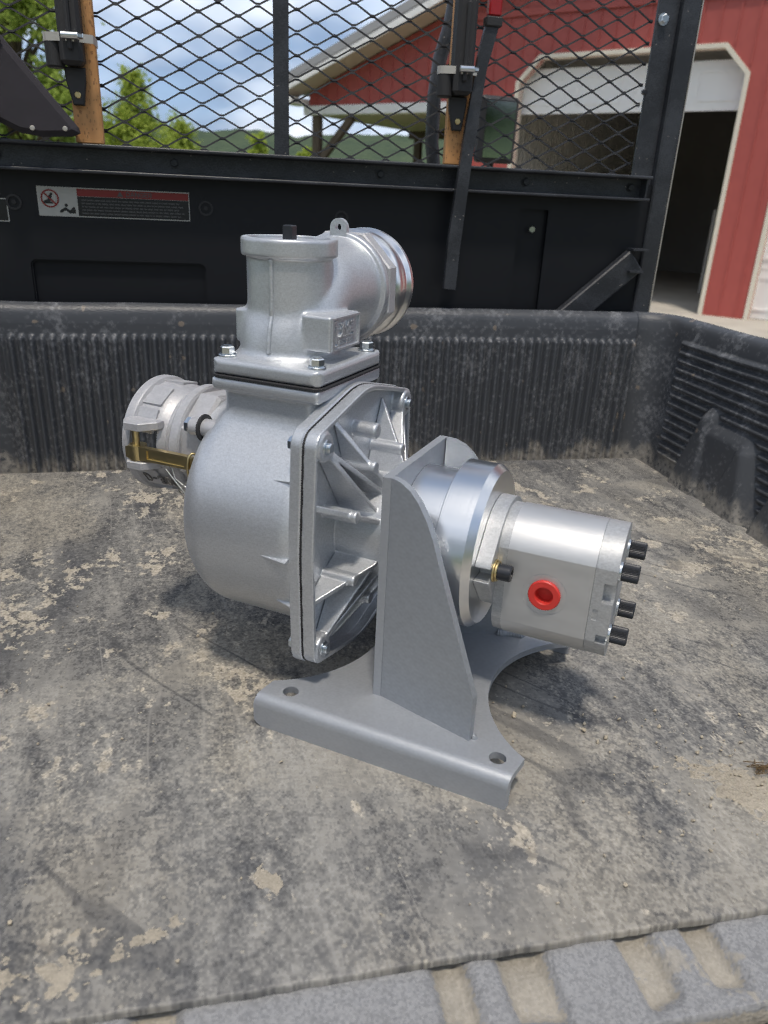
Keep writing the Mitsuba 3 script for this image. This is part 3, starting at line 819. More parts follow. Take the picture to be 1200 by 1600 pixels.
# expanded metal
LW, SW = 0.0715, 0.0372
strands = []
x0, x1 = -0.558, 0.879
cols = int((x1 - x0) / (LW / 2)) + 1
for rI in range(int((1.42 - 0.6157) / (SW / 2)) + 1):
    # each strand zigzags between two rows of bonds
    zb, ph_ = 0.603 + rI * SW / 2, rI % 2
    pts = []
    for c in range(cols):
        up = (c + ph_) % 2
        for t, dz in ((-0.10, 0.0016), (0.10, 0.0016)):
            pts.append((x0 + (c + t) * LW / 2, zb + (SW / 2 - dz if up else dz)))
    P = np.array(pts)
    P[:, 1] += 0.0010 * np.sin(P[:, 0] * 37 + rI * 1.7)
    w, dpt, n, sh = 0.0017, 0.0022, len(P), 1.646 + 0.0010 * ph_
    ring = np.stack([np.c_[P[:, 0], np.full(n, sh - dpt), P[:, 1] - w], np.c_[P[:, 0], np.full(n, sh - dpt + 0.001), P[:, 1] + w], np.c_[P[:, 0], np.full(n, sh + dpt), P[:, 1] + w], np.c_[P[:, 0], np.full(n, sh + dpt - 0.001), P[:, 1] - w]], 1)
    k = np.arange(n - 1)[:, None] * 4 + np.arange(4)[None]
    kn = np.arange(n - 1)[:, None] * 4 + (np.arange(4)[None] + 1) % 4
    Fq = np.stack([k, kn, kn + 4, k + 4], -1).reshape(-1, 4)
    strands.append(trimesh.Trimesh(ring.reshape(-1, 3), np.vstack([Fq[:, [0, 1, 2]], Fq[:, [0, 2, 3]]]), process=False))
put(UV + '__mesh_screen', cat_(*strands), 'screen_paint', False)
# brace from the post down to the bed rail
br = LineString([(0.905, 0.445), (0.680, 0.247)]).buffer(0.027, cap_style=2)
put(UV + '__brace', cat_(bevext(br, 1.6035, 1.6275, 'y', 0.003)), 'black_paint', False)
put(UV + '__brace__tab', box(0.885, 0.925, 1.590, 1.6215, 0.466, 0.470), 'black_paint', False)
put(UV + '__brace__tab', box(0.885, 0.918, 1.590, 1.6215, 0.420, 0.424), 'black_paint', False)
# roll bar tube and wing mirror seen through the screen
put(UV + '__roll_bar', tube([(0.62, 2.02, 1.5), (0.60, 2.02, 1.2), (0.555, 2.02, 0.93), (0.535, 2.02, 0.86), (0.527, 2.02, 0.78), (0.528, 2.02, 0.68), (0.545, 2.02, 0.58), (0.57, 2.02, 0.45)], 0.017, 14), 'black_paint', True)
mir = sbox(0.783, 0.672, 0.883, 0.828).buffer(0.012)
tilt = trimesh.transformations.rotation_matrix(math.radians(8), [0, 0, 1], [0.83, 2.4, 0.75]) @ trimesh.transformations.rotation_matrix(math.radians(1.5), [1, 0, 0], [0.83, 2.4, 0.75])
mh = bevext(mir, 2.40, 2.44, 'y', 0.010)
mh.apply_transform(tilt)
put(UV + '__wing_mirror', mh, 'black_rubber', 30)
mg = extr(mir.buffer(-0.014), 2.3975, 2.3995, 'y')
mg.apply_transform(tilt)
put(UV + '__wing_mirror__glass', mg, 'mirror_glass', False)
put(UV + '__wing_mirror__arm', tube([(0.83, 2.445, 0.70), (0.84, 2.48, 0.62), (0.86, 2.5, 0.40)], 0.011, 10), 'black_rubber', True)
# warning decal
dk = UV + '__warning_decal'
dz0, dz1, dx0, dx1 = 0.489, 0.541, -0.331, -0.054
put(dk, box(dx0, dx1, 1.6290, 1.6297, dz0, dz1), 'decal_white', False, None)
put(dk + '__black_field', box(dx0 + 0.071, dx1 - 0.0015, 1.6285, 1.6289, dz0 + 0.0018, dz1 - 0.0155), 'decal_black', False)
put(dk + '__red_band', box(dx0 + 0.071, dx1 - 0.0015, 1.6285, 1.6289, dz1 - 0.0150, dz1 - 0.002), 'decal_red', False)


def flat_text(t, h, x, y, z, bold=False):
    m = meshkit.text_mesh(t, h, 0.0003, bold)
    v = m.vertices
    m.vertices = np.c_[v[:, 0] + x, np.full(len(v), y) - v[:, 2], v[:, 1] + z]
    return m


put(dk + '__heading', cat_(flat_text('DANGER', 0.0085, -0.172, 1.6284, dz1 - 0.0128, True), extr(Polygon([(-0.188, dz1 - 0.0130), (-0.176, dz1 - 0.0130), (-0.182, dz1 - 0.0035)]), 1.6281, 1.6284, 'y')), 'decal_grey', False)
glyph = []
gr = np.random.default_rng(9)
for k in range(5):
    zc = dz0 + 0.006 + k * 0.0058
    x = dx0 + 0.078
    while x < dx1 - 0.014:
        w = gr.uniform(0.003, 0.013)
        if x + w < dx1 - 0.008:
            glyph.append(box(x, x + w, 1.6281, 1.6284, zc, zc + 0.0022))
        x += w + 0.002
put(dk + '__small_print', cat_(*glyph), 'decal_grey', False)
cc = Point(dx0 + 0.022, dz1 - 0.021)
put(dk + '__prohibition_ring', extr(unary_union([cc.buffer(0.016).difference(cc.buffer(0.0135)), LineString([(cc.x - 0.0105, cc.y + 0.0105), (cc.x + 0.0105, cc.y - 0.0105)]).buffer(0.0013)]), 1.6278, 1.6283, 'y'), 'decal_red', False)
pict = unary_union([LineString([(cc.x - 0.008, cc.y - 0.006), (cc.x - 0.002, cc.y - 0.004), (cc.x + 0.001, cc.y + 0.004)]).buffer(0.0028), Point(cc.x + 0.003, cc.y + 0.008).buffer(0.0024), sbox(cc.x - 0.012, cc.y - 0.009, cc.x + 0.004, cc.y - 0.0055)])
pict2 = unary_union([Point(dx0 + 0.050, dz0 + 0.020).buffer(0.0028), LineString([(dx0 + 0.040, dz0 + 0.009), (dx0 + 0.048, dz0 + 0.014), (dx0 + 0.056, dz0 + 0.008), (dx0 + 0.063, dz0 + 0.015)]).buffer(0.0024), sbox(dx0 + 0.058, dz0 + 0.006, dx0 + 0.066, dz0 + 0.013)])
put(dk + '__pictogram', extr(unary_union([pict, pict2]), 1.6284, 1.6288, 'y'), 'decal_black', False)
d2 = UV + '__second_decal'
put(d2, cat_(box(-0.47, -0.3845, 1.6290, 1.6297, 0.476, 0.517)), 'decal_white', False)
put(d2 + '__black_field', box(-0.465, -0.3865, 1.6285, 1.6289, 0.478, 0.515), 'decal_black', False)
tag(UV, 'black utility vehicle headboard with expanded metal screen and steel posts', 'utility vehicle')


# ---------------------------------------------------------------- things hung on the screen
def holder(x0_, x1_, zc, label, side):
    k = 'tool_holder'
    n = 0
    while any(q.startswith(k + '__') for q in scene):
        n += 1
        k = f'tool_holder_{n:03d}'
    xm = (x0_ + x1_) / 2
    put(k + '__wood_strip', box(x0_, x1_, 1.598, 1.616, 0.6165, 1.12, 0.0012), 'wood', False)
    bx = x0_ + (0.016 if side > 0 else 0.012)
    put(k + '__clip', cat_(box(bx - 0.019, bx + 0.019, 1.560, 1.5975, zc - 0.040, zc + 0.125, 0.006), bevext(Polygon([(bx - 0.017, zc - 0.062), (bx - 0.008, zc - 0.10), (bx + 0.010, zc - 0.10), (bx + 0.016, zc - 0.062), (bx + 0.017, zc - 0.041), (bx - 0.018, zc - 0.041)]), 1.586, 1.5975, 'y', 0.002),
                           box(bx - 0.004, bx + 0.004, 1.552, 1.5598, zc - 0.02, zc + 0.11, 0.003)), 'black_rubber', False)
    put(k + '__screw', cat_(cyl((bx + 0.001, 1.586, zc - 0.084), (bx + 0.001, 1.5835, zc - 0.084), 0.0055, 18, bev=0.001)), 'brass', 30)
    # rubber jaw beside the clip
    put(k + '__rubber_jaw', cyl((bx - 0.030, 1.585, zc - 0.045), (bx - 0.030, 1.585, zc + 0.004), 0.0155, 20, bev=0.003), 'black_rubber', 30)
    band = unary_union([Point(bx - 0.030, 1.585).buffer(0.0162), sbox(bx - 0.02, 1.572, x1_ - 0.002, 1.6165).buffer(0.004), Point(bx, 1.572).buffer(0.0135)]).convex_hull
    ring = band.difference(band.buffer(-0.0012))
    b = extr(ring, zc - 0.0065, zc + 0.0065)
    put(k + '__hose_clamp', b, 'bright_edge', False)
    put(k + '__hose_clamp__clamp_screw', cat_(cyl((bx - 0.012, 1.551, zc + 0.001), (bx + 0.016, 1.551, zc + 0.001), 0.0058, 14, bev=0.001), hexprism((bx + 0.016, 1.551, zc + 0.001), (bx + 0.024, 1.551, zc + 0.001), 0.008)), 'zinc', 30)
    tag(k, label, 'tool holder')


holder(-0.247, -0.199, 0.776, 'wooden strip with black clip and hose clamp beside the fabric sheath', -1)
holder(0.447, 0.489, 0.776, 'wooden strip with black clip and hose clamp behind the long black bar', 1)

sc = Polygon([(-0.520, 0.900), (-0.430, 0.870), (-0.352, 0.778), (-0.335, 0.751), (-0.290, 0.697), (-0.238, 0.640), (-0.236, 0.631), (-0.250, 0.625), (-0.300, 0.622), (-0.334, 0.626), (-0.372, 0.643), (-0.470, 0.700), (-0.56, 0.76)]).buffer(0.004).buffer(-0.004)
put('saw_sheath__body', bevext(sc.convex_hull, 1.566, 1.5975, 'y', 0.009), 'nylon', 40)
put('saw_sheath__strap', extr(LineString([(-0.420, 0.690), (-0.330, 0.795)]).buffer(0.010, cap_style=2).intersection(sc.convex_hull.buffer(-0.003)), 1.5625, 1.5658, 'y'), 'black_rubber', False)
for x, z_ in ((-0.312, 0.634), (-0.258, 0.636)):
    put('saw_sheath__rivet', cyl((x, 1.567, z_), (x, 1.5635, z_), 0.0042, 14, bev=0.001), 'bright_edge', 30)
put('saw_sheath__buckle', box(-0.40, -0.365, 1.554, 1.5655, 0.632, 0.660, 0.004), 'black_rubber', False)
tag('saw_sheath', 'black nylon saw sheath hanging at the left edge of the screen', 'sheath')

bar = Polygon([(0.4645, 0.387), (0.4900, 0.385), (0.4925, 0.46), (0.503, 0.62), (0.518, 0.78), (0.533, 0.842), (0.536, 0.86), (0.512, 0.862), (0.499, 0.80), (0.483, 0.66), (0.467, 0.48)])
bar = affinity.scale(affinity.translate(bar, -0.0195, -0.004), 1.0, 1.027, origin=(0, 0.55))
bar = affinity.translate(bar, 0.0132, 0)
put('pry_bar__shaft', extr(bar, 1.577, 1.589, 'y'), 'black_paint', False)
put('pry_bar__socket', box(0.5017, 0.5335, 1.572, 1.594, 0.8525, 0.8690, 0.002), 'black_rubber', False)
put('pry_bar__handle', box(0.5060, 0.5310, 1.574, 1.593, 0.8693, 1.06, 0.003), 'reflector_red', False)
tag('pry_bar', 'long black flat bar with a red handle hanging over the headboard', 'pry bar')

# ================================================================ the pump
ANG = math.radians(-35.5)
PA = np.array([math.cos(ANG), math.sin(ANG), 0.0])
PB = np.array([-PA[1], PA[0], 0.0])
PO = PA * (-0.2385) + PB * 0.735
PK = 'water_pump'
ZC = 0.2025


def w_(mesh):
    m = mesh.copy()
    v = np.asarray(m.vertices)
    m.vertices = PO + v[:, :1] * PA + v[:, 1:2] * PB + np.c_[np.zeros((len(v), 2)), v[:, 2]]
    return m


def part(name, mesh, mat, smooth=30, label=None):
    return put(PK + '__' + name, w_(mesh), mat, smooth, label)


# ---- bracket
ZT, TH, VO, RB = 0.038, 0.008, 0.158, 0.013
outer = sbox(-VO, -0.05, VO, ZT).intersection(sbox(-VO, -0.05, VO, ZT).buffer(-RB).buffer(RB, 12).union(sbox(-VO, -0.05, VO, 0.0)))
inner = sbox(-VO + TH, -0.06, VO - TH, ZT - TH)
inner = inner.buffer(-0.005).buffer(0.005, 8).union(sbox(-VO + TH, -0.06, VO - TH, -0.01))
sect = outer.difference(inner)
chan = extr(sect, -0.2, 0.2, 'x')
plan = Polygon([(-0.152, -0.165), (0.137, -0.165), (0.147, -0.110), (0.147, 0.110), (0.137, 0.165), (-0.152, 0.165), (-0.1445, 0.116), (-0.1445, -0.116)])
for cu in (0.2195, -0.2165):
    plan = plan.difference(Point(cu, 0).buffer(0.1425, 48))
for u, v in ((-0.118, -0.1325), (0.120, -0.1325), (0.118, 0.1325), (-0.118, 0.1325)):
    plan = plan.difference(Point(u, v).buffer(0.0088, 16))
sideprof = sbox(-0.1525, 0.0, 0.148, 0.06).buffer(-0.014).buffer(0.014, 10).union(sbox(-0.2, 0.02, 0.2, 0.08))
base = mm(chan) ^ mm(extr(plan, -0.02, 0.06)) ^ mm(extr(sideprof, -0.2, 0.2, 'y'))
part('bracket_base', tm(base), 'bracket_paint', 35)


def gusset(u0, v0, u1, v1, name):
    L = math.hypot(u1 - u0, v1 - v0)
    P = [(0, ZT), (L, ZT), (L, ZT + 0.052)]
    P += [(0.062, 0.225), (0.0535, 0.247), (0.0445, 0.2645), (0.0345, 0.2785), (0.024, 0.2885), (0.0125, 0.2942), (0.004, 0.296), (0, 0.296)]
    m = extr(Polygon(P), -0.004, 0.004, 'y')
    a = math.atan2(v1 - v0, u1 - u0)
    m.apply_transform(trimesh.transformations.rotation_matrix(a, [0, 0, 1]))
    m.apply_translation((u0, v0, 0))
    return part('bracket_base__' + name, m, 'gusset_paint', False)


PU = -0.030
gusset(PU + 0.004, -0.0895, 0.087, -0.1175, 'gusset')
gusset(PU + 0.0045, 0.0650, 0.087, 0.112, 'gusset')
mp = sbox(-0.0945, ZT, 0.0705, 0.296)
part('bracket_base__mounting_plate', extr(mp, PU - 0.005, PU + 0.004, 'x'), 'bracket_paint', False)


def weld(pts, r=0.0035):
    P = np.array(pts, float)
    t = np.linspace(0, 1, 40)
    Q = P[0] + (P[1] - P[0]) * t[:, None]
    rr = r * (1 + 0.10 * np.sin(t * 75) + 0.15 * np.sin(t * 9)) * np.minimum(1, 0.35 + 6 * np.minimum(t, 1 - t))
    return tube(Q, rr, 8)


part('bracket_base__weld_bead', weld([(0.050, 0.0945, ZT + 0.001), (0.088, 0.1065, ZT + 0.001)], 0.0060), 'bracket_paint', True)
part('bracket_base__weld_bead', weld([(0.0875, -0.1115, ZT + 0.0005), (0.0915, -0.1165, ZT + 0.0005)], 0.003), 'bracket_paint', True)

# ---- casing
U0, VH, UH = -0.1825, 0.077, 0.0665


def casing(x, y, z):
    rr = np.hypot(y, (z - ZC))
    d = sd_cyl(rr, x, -0.185, 0.131, 0.090, 0.042)
    neck = sd_box(x, y, z, (U0, 0, 0.30), (0.0595, 0.0685, 0.062), 0.014)
    d = smin(d, neck, 0.018)
    inl = sd_cyl(np.hypot(y, z - 0.262), x, -0.27, 0.058, 0.036, 0.004)
    d = smin(d, inl, 0.02)
    fl = sd_box(x, y, z, (U0, 0, 0.3585), (UH, VH, 0.0072), 0.005)
    d = smin(d, fl, 0.005)
    return np.maximum(d, x + 0.118)


part('casing', surface_nets(casing, (-0.36, -0.15, 0.06), (-0.112, 0.15, 0.376), 0.0025), 'silver_paint', True)
for zz, L in ((0.275, 0.034), (0.197, 0.040), (0.138, 0.030)):
    for sg in (-1, 1):
        vv = math.sqrt(0.131 ** 2 - (zz - ZC) ** 2) * sg
        nn = np.array([0, vv, zz - ZC]) / 0.131
        c0 = np.array([0, vv, zz])
        pts = [c0 + [-0.1225 - L, 0, 0] - nn * 0.001, c0 + [-0.1225, 0, 0.0024] - nn * 0.004, c0 + [-0.1225, 0, -0.0024] - nn * 0.004, c0 + [-0.1225, 0, 0.0010] + nn * 0.0062, c0 + [-0.1225, 0, -0.0010] + nn * 0.0062]
        part('casing__stiffening_fin', tm(m3.Manifold.hull_points(np.array(pts))), 'silver_paint', 20)
# volute flange outline
BV, BZ = 0.104, 0.116
ears = unary_union([Point(a * BV, b * BZ).buffer(0.0198, 16) for a in (-1, 1) for b in (-1, 1)])
oval = affinity.scale(Point(0, 0).buffer(1, 64), 0.1290, 0.158)
core = sbox(-BV - 0.012, -BZ, BV + 0.012, BZ).union(sbox(-BV, -BZ - 0.014, BV, BZ + 0.014))
outl = unary_union([ears, oval]).convex_hull
fo = affinity.translate(outl, 0, ZC)


def flange_plate(poly, a, b, bev=0.0015):
    """Plate with a rounded rim (outline not quite convex)."""
    rings = [(poly.buffer(-bev), a), (poly, a + bev), (poly, b - bev), (poly.buffer(-bev), b)]
    N = 240
    V = []
    for p, u in rings:
        ln = p.exterior
        a0 = np.linspace(0, 2 * math.pi, N, endpoint=False)
        c = np.array([0.0, ZC])
        pts = []
        for t in a0:
            ray = LineString([c, c + 0.4 * np.array([math.cos(t), math.sin(t)])])
            q = ray.intersection(p)
            pts.append(np.array(q.coords)[-1])
        V.append(np.c_[np.full(N, u), np.array(pts)])
    V = np.vstack(V + [np.array([[a, 0, ZC], [b, 0, ZC]])])
    f = []
    for k in range(3):
        for j in range(N):
            A, B, C, D = k * N + j, k * N + (j + 1) % N, (k + 1) * N + (j + 1) % N, (k + 1) * N + j
            f += [[A, B, C], [A, C, D]]
    for j in range(N):
        f += [[4 * N, (j + 1) % N, j], [4 * N + 1, 3 * N + j, 3 * N + (j + 1) % N]]
    m = trimesh.Trimesh(V, f, process=False)
    if m.volume < 0: m.invert()
    return m


part('casing__flange', flange_plate(fo, -0.1235, -0.1105), 'silver_paint', 35)
part('cover_gasket', flange_plate(fo.buffer(-0.0012), -0.1104, -0.1086, 0.0002), 'black_rubber', 35)

# ---- cover with ribs (signed distance of the outline on a 2-D map)
gv, gzz = np.arange(-0.16, 0.1601, 0.002), np.arange(-0.19, 0.1901, 0.002)
GV, GZ2 = np.meshgrid(gv, gzz, indexing='ij')
oc = np.array(outl.segmentize(0.004).exterior.coords)
from scipy.spatial import cKDTree
from scipy.ndimage import map_coordinates
import shapely
dist = cKDTree(np.array(outl.segmentize(0.0006).exterior.coords)).query(np.c_[GV.ravel(), GZ2.ravel()])[0]
ins = shapely.contains_xy(outl, GV.ravel(), GZ2.ravel())
SD2 = np.where(ins, -dist, dist).reshape(GV.shape)


def outline_sd(v, z):
    return map_coordinates(SD2, [(v + 0.16) / 0.002, (z - ZC + 0.19) / 0.002], order=1, mode='nearest')


def cover(x, y, z):
    o = outline_sd(y, z)
    zz = z - ZC
    rr = np.hypot(y, zz)
    slab = np.maximum(o + 0.0015, np.abs(x + 0.1015) - 0.0068)
    d = smax(slab, -np.maximum(o + 0.0065, -0.1070 - x), 0.0012)
    hub = sd_cyl(rr, x, -0.075, 0.0575, 0.040, 0.003)
    d = smin(d, hub, 0.002)
    ang = np.arctan2(zz, y)
    top = -0.052 - (rr - 0.057) * 0.62                            # rib height falls towards the rim
    for k in range(12):
        a = math.radians(90 * (k // 3) + (25, 45, 65)[k % 3])
        if k % 3 == 1: continue
        c, s = math.cos(a), math.sin(a)
        al, ac = y * c + zz * s, -y * s + zz * c
        hw = 0.0024 + 0.025 * np.maximum(-0.06 - x, 0)
        rb = np.maximum(np.maximum(np.abs(ac) - hw, 0.05 - al), np.maximum(x - np.minimum(top, -0.055), -0.106 - x))
        rb = np.maximum(rb, o + 0.004)
        d = smin(d, rb, 0.0014)
        bs = sd_cyl(np.hypot(al - 0.088, ac), x, -0.088, 0.0068, 0.021, 0.002)
        d = smin(d, bs, 0.002)
    for a in (-1, 1):
        for b in (-1, 1):
            # two webs run from each corner bolt to the hub
            for off in (-13, 13):
                t0 = math.atan2(b * BZ, a * BV) + math.radians(off)
                p0 = np.array([0.054 * math.cos(t0), 0.054 * math.sin(t0)])
                dv = np.array([a * BV, b * BZ]) - p0
                L = np.hypot(*dv)
                dv = dv / L
                al, ac = (y - p0[0]) * dv[0] + (zz - p0[1]) * dv[1], -(y - p0[0]) * dv[1] + (zz - p0[1]) * dv[0]
                wb = np.maximum(np.maximum(np.abs(ac) - 0.0022 - 0.022 * np.maximum(-0.06 - x, 0), np.maximum(-al, al - L)), np.maximum(x + 0.060 + al * 0.36, -0.106 - x))
                d = smin(d, wb, 0.0014)
            bs = sd_cyl(np.hypot(y - a * BV, zz - b * BZ), x, -0.101, 0.0155, 0.0085, 0.003)
            d = smin(d, np.maximum(bs, o + 0.001), 0.003)
    for (va, za) in ((-0.012, 0.112), (0.055, -0.105)):
        d = smin(d, sd_cyl(np.hypot(y - va, zz - za), x, -0.094, 0.0088, 0.016, 0.003), 0.002)
    return d


part('pump_cover', surface_nets(cover, (-0.113, -0.145, 0.03), (-0.032, 0.145, 0.375), 0.00125), 'silver_paint', True)
for a in (-1, 1):
    for b in (-1, 1):
        c = np.array([0, a * BV, ZC + b * BZ])
        part('pump_cover__bolt', cat_(cyl(c + [-0.0935, 0, 0], c + [-0.0915, 0, 0], 0.0085, 22, bev=0.0004), cyl(c + [-0.0915, 0, 0], c + [-0.0870, 0, 0], 0.0058, 18, bev=0.001)), 'zinc', 30)
        part('casing__flange_bolt', cat_(hexprism(c + [-0.1235, a * 0.004, 0], c + [-0.1325, a * 0.004, 0], 0.013), cyl(c + [-0.1233, a * 0.004, 0], c + [-0.1252, a * 0.004, 0], 0.0095, 22)), 'zinc', False)

# ---- elbow on top
part('elbow_gasket', bevext(sbox(U0 - UH - 0.001, -VH - 0.001, U0 + UH + 0.001, VH + 0.001).buffer(-0.012).buffer(0.0125, 8), 0.3655, 0.3685, 'z', 0.0005), 'black_rubber', 30)
EZ = 0.3685
EU = -0.1955


def elbow(x, y, z):
    d = sd_box(x, y, z, (U0, 0, EZ + 0.0085), (UH, VH, 0.0084), 0.0055)
    q = np.hypot(np.maximum(np.abs(x - U0) - (UH - 0.012), 0), np.maximum(np.abs(y) - (VH - 0.012), 0))
    d = np.maximum(d, np.where((np.abs(x - U0) > UH - 0.012) & (np.abs(y) > VH - 0.012), q - 0.012, -1))
    rr = np.hypot(x - EU, y)
    # swept horn: rises from the base and bends to the back
    cz, z0, BR = 0.446, 0.385, 0.061
    r1 = 0.0548
    bend = np.hypot(np.hypot(y - BR, z - z0) - BR, x - EU) - r1
    horn = np.where(y >= BR, np.hypot(z - cz, x - EU) - r1 - 0.003 * np.clip((y - BR) / 0.05, 0, 1), np.where(z <= z0, rr - r1, bend))
    horn = np.maximum(horn, np.maximum(y - 0.118, 0.375 - z))
    pipe = np.maximum(rr - 0.0458, np.maximum(z - 0.500, 0.400 - z))
    d = smin(d, horn, 0.010)
    d = smin(d, pipe, 0.0025)
    d = smin(d, sd_cyl(np.hypot(x - EU, z - cz), y, 0.119, 0.0645, 0.0065, 0.003), 0.004)
    rim = sd_cyl(rr, z, 0.497, 0.0515, 0.0095, 0.003)
    d = smin(d, rim, 0.003)
    # name block towards the motor, plain block opposite
    t = np.clip((x - (U0 + 0.03)) / 0.035, 0, 1)
    nb = sd_box(x, y, z, (U0 + 0.040, -0.004, 0.4155 ), (0.017, 0.0335, 0.0185), 0.002)
    d = smin(d, nb, 0.004)
    ob = sd_box(x, y, z, (U0 - 0.040, -0.002, 0.4145), (0.024, 0.0285, 0.0175), 0.002)
    d = smin(d, ob, 0.004)
    # bore at the top
    d = np.maximum(d, -np.maximum(rr - 0.043, 0.499 - z))
    return d


part('elbow', surface_nets(elbow, (-0.262, -0.09, 0.364), (-0.10, 0.132, 0.512), 0.0018), 'silver_paint', True)
zt = np.linspace(0.392, 0.487, 60)
sr = np.maximum(0.0458, np.sqrt((0.061 + 0.0548) ** 2 - np.maximum(zt - 0.385, 0) ** 2) - 0.061)
sa_ = math.radians(-84)
part('elbow__casting_seam', tube(np.c_[EU + sr * math.cos(sa_), sr * math.sin(sa_), zt], 0.0024 + 0.0005 * rng.random(60), 7), 'silver_paint', True)
part('elbow__fill_plug', cyl((EU, 0, 0.4985), (EU, 0, 0.5035), 0.0425, 40, bev=0.001), 'silver_paint', 30)
part('elbow__fill_plug__square_stud', box(EU - 0.0058, EU + 0.0058, -0.0058, 0.0058, 0.5036, 0.5185, 0.001), 'black_oxide', False)
ear = Point(0, 0).buffer(0.011, 14).union(sbox(-0.011, -0.02, 0.011, 0)).difference(Point(0, 0.001).buffer(0.004, 10))
lug = extr(ear, 0.112, 0.119, 'y')
lug.apply_translation((EU, 0, 0.514))
part('elbow__lifting_lug', lug, 'silver_paint', 30)
for su in (-1, 1):
    for sv in (-1, 1):
        c = np.array([U0 + su * 0.0545 - 0.001, sv * 0.0595, EZ + 0.017])
        part('elbow__bolt', cat_(cyl(c, c + [0, 0, 0.0022], 0.0098, 26, bev=0.0006), hexprism(c + [0, 0, 0.0022], c + [0, 0, 0.0105], 0.0135, rot=0.3 + su), cyl(c + [0, 0, 0.0105], c + [0, 0, 0.0113], 0.0052, 18)), 'zinc', False)
# raised border, emblem and characters on the name block (faces the motor)
NF = U0 + 0.0570


def on_name(shape, h=0.0024):
    m = extr(affinity.affine_transform(shape, [1.12, 0, 0, 1, -0.003, 0.0005]) if shape is not border else shape, NF - 0.0002, NF + h, 'x')
    return m


def strokes(segs, w):
    return unary_union([LineString(s).buffer(w / 2, cap_style=2) for s in segs])


nb_ = sbox(-0.0368, 0.398, 0.0288, 0.4333)
border = nb_.buffer(-0.0006).difference(nb_.buffer(-0.0026))
embl = strokes([[(-0.0265, 0.4015), (-0.0265, 0.4280), (-0.0195, 0.4285)], [(-0.0215, 0.4060), (-0.0215, 0.4215), (-0.0225, 0.4240)], [(-0.0240, 0.4025), (-0.0180, 0.4030), (-0.0175, 0.4045)]], 0.0014)
ch1 = strokes([[(-0.0125, 0.4250), (-0.0105, 0.4230)], [(-0.0135, 0.4200), (-0.0115, 0.4190)], [(-0.0130, 0.4110), (-0.0105, 0.4150)], [(-0.0075, 0.4260), (-0.0075, 0.4115)], [(-0.0090, 0.4205), (-0.0090, 0.4115), (-0.0025, 0.4115), (-0.0025, 0.4205), (-0.0090, 0.4205)], [(-0.0055, 0.4255), (-0.0055, 0.4120)]], 0.0012)
ch2 = strokes([[(0.0035, 0.4265), (0.0015, 0.4210)], [(0.0028, 0.4235), (0.0028, 0.4110)], [(0.0060, 0.4250), (0.0150, 0.4250)], [(0.0085, 0.4270), (0.0085, 0.4225), (0.0130, 0.4225), (0.0130, 0.4270)], [(0.0070, 0.4190), (0.0140, 0.4190)], [(0.0070, 0.4190), (0.0070, 0.4150), (0.0140, 0.4150), (0.0140, 0.4110), (0.0070, 0.4110)]], 0.0012)
tiny = meshkit.text_mesh('DIDEEE', 0.0044, 0.0012, False)
tv = tiny.vertices
tiny.vertices = np.c_[NF - 0.0002 + tv[:, 2], -0.0185 + tv[:, 0] * 1.5, 0.4038 + tv[:, 1]]
part('elbow__name_lettering', cat_(on_name(border), on_name(embl), on_name(ch1), on_name(ch2), tiny), 'silver_paint', False)

# ---- discharge adapter behind the elbow
ax = np.array([EU, 0, 0.446])
part('discharge_adapter', cat_(hexprism(ax + [0, 0.1265, 0], ax + [0, 0.1475, 0], 0.126, 8, math.pi / 8, 0.002)), 'coupler_aluminium', False)
pr = [(0.0, 0.150), (0.060, 0.150), (0.0615, 0.153), (0.0635, 0.160), (0.0635, 0.172), (0.0625, 0.176), (0.0605, 0.181), (0.0602, 0.190), (0.0610, 0.194), (0.0635, 0.199), (0.0640, 0.203), (0.0640, 0.209), (0.0620, 0.212), (0.0560, 0.212), (0.0520, 0.209), (0.0520, 0.180), (0.0, 0.180)]
pr = [(a * 1.055, 0.146 + (b - 0.150) * 0.80) for a, b in pr]
part('discharge_adapter__camlock_ring', lathe(pr, ax, (0, 1, 0), 72), 'polished_aluminium', 25)

# ---- suction coupler
def spart(name, mesh, mat, smooth=30):
    m = mesh.copy()
    m.apply_translation((0.060, 0, 0.000))
    return part(name, m, mat, smooth)


IX = np.array([0, 0, 0.262])
spart('suction_coupler__hex_collar', hexprism(IX + [-0.338, 0, 0], IX + [-0.376, 0, 0], 0.124, 8, math.pi / 8 + 0.1, 0.004), 'coupler_aluminium', False)
pr = [(0.046, 0.372), (0.0665, 0.372), (0.069, 0.374), (0.069, 0.384), (0.067, 0.387), (0.0595, 0.391), (0.0595, 0.396), (0.064, 0.404), (0.066, 0.412), (0.067, 0.436), (0.071, 0.439), (0.072, 0.442), (0.072, 0.450), (0.070, 0.4525), (0.062, 0.4525), (0.060, 0.450), (0.060, 0.392), (0.046, 0.388), (0.046, 0.372)]
pr = [(a, b - 0.006) for a, b in pr]
lat = lathe(pr, IX, (-1, 0, 0), 80)
for sg in (-1, 1):
    slot = box(-0.434, -0.400, sg * 0.075 - 0.03, sg * 0.075 + 0.03, 0.262 - 0.0125, 0.262 + 0.0265)
    lat = tm(mm(lat) - mm(slot))
spart('suction_coupler__bowl', lat, 'coupler_aluminium', 28)
pads = []
for a in (40, 80, 120, 150, 215, 250, 290, 325):
    p_ = extr(Polygon([(0.0, 0.0), (0.026, 0.0), (0.026, 0.026), (0.0, 0.026)]).buffer(0.002), 0, 0.0035)
    p_.apply_translation((-0.432, -0.013, 0.0640))
    p_.apply_transform(trimesh.transformations.rotation_matrix(math.radians(a - 90), [1, 0, 0]))
    p_.apply_translation((0, 0, 0.262))
    pads.append(p_)
    spart('suction_coupler__raised_pad', p_, 'coupler_aluminium', False)
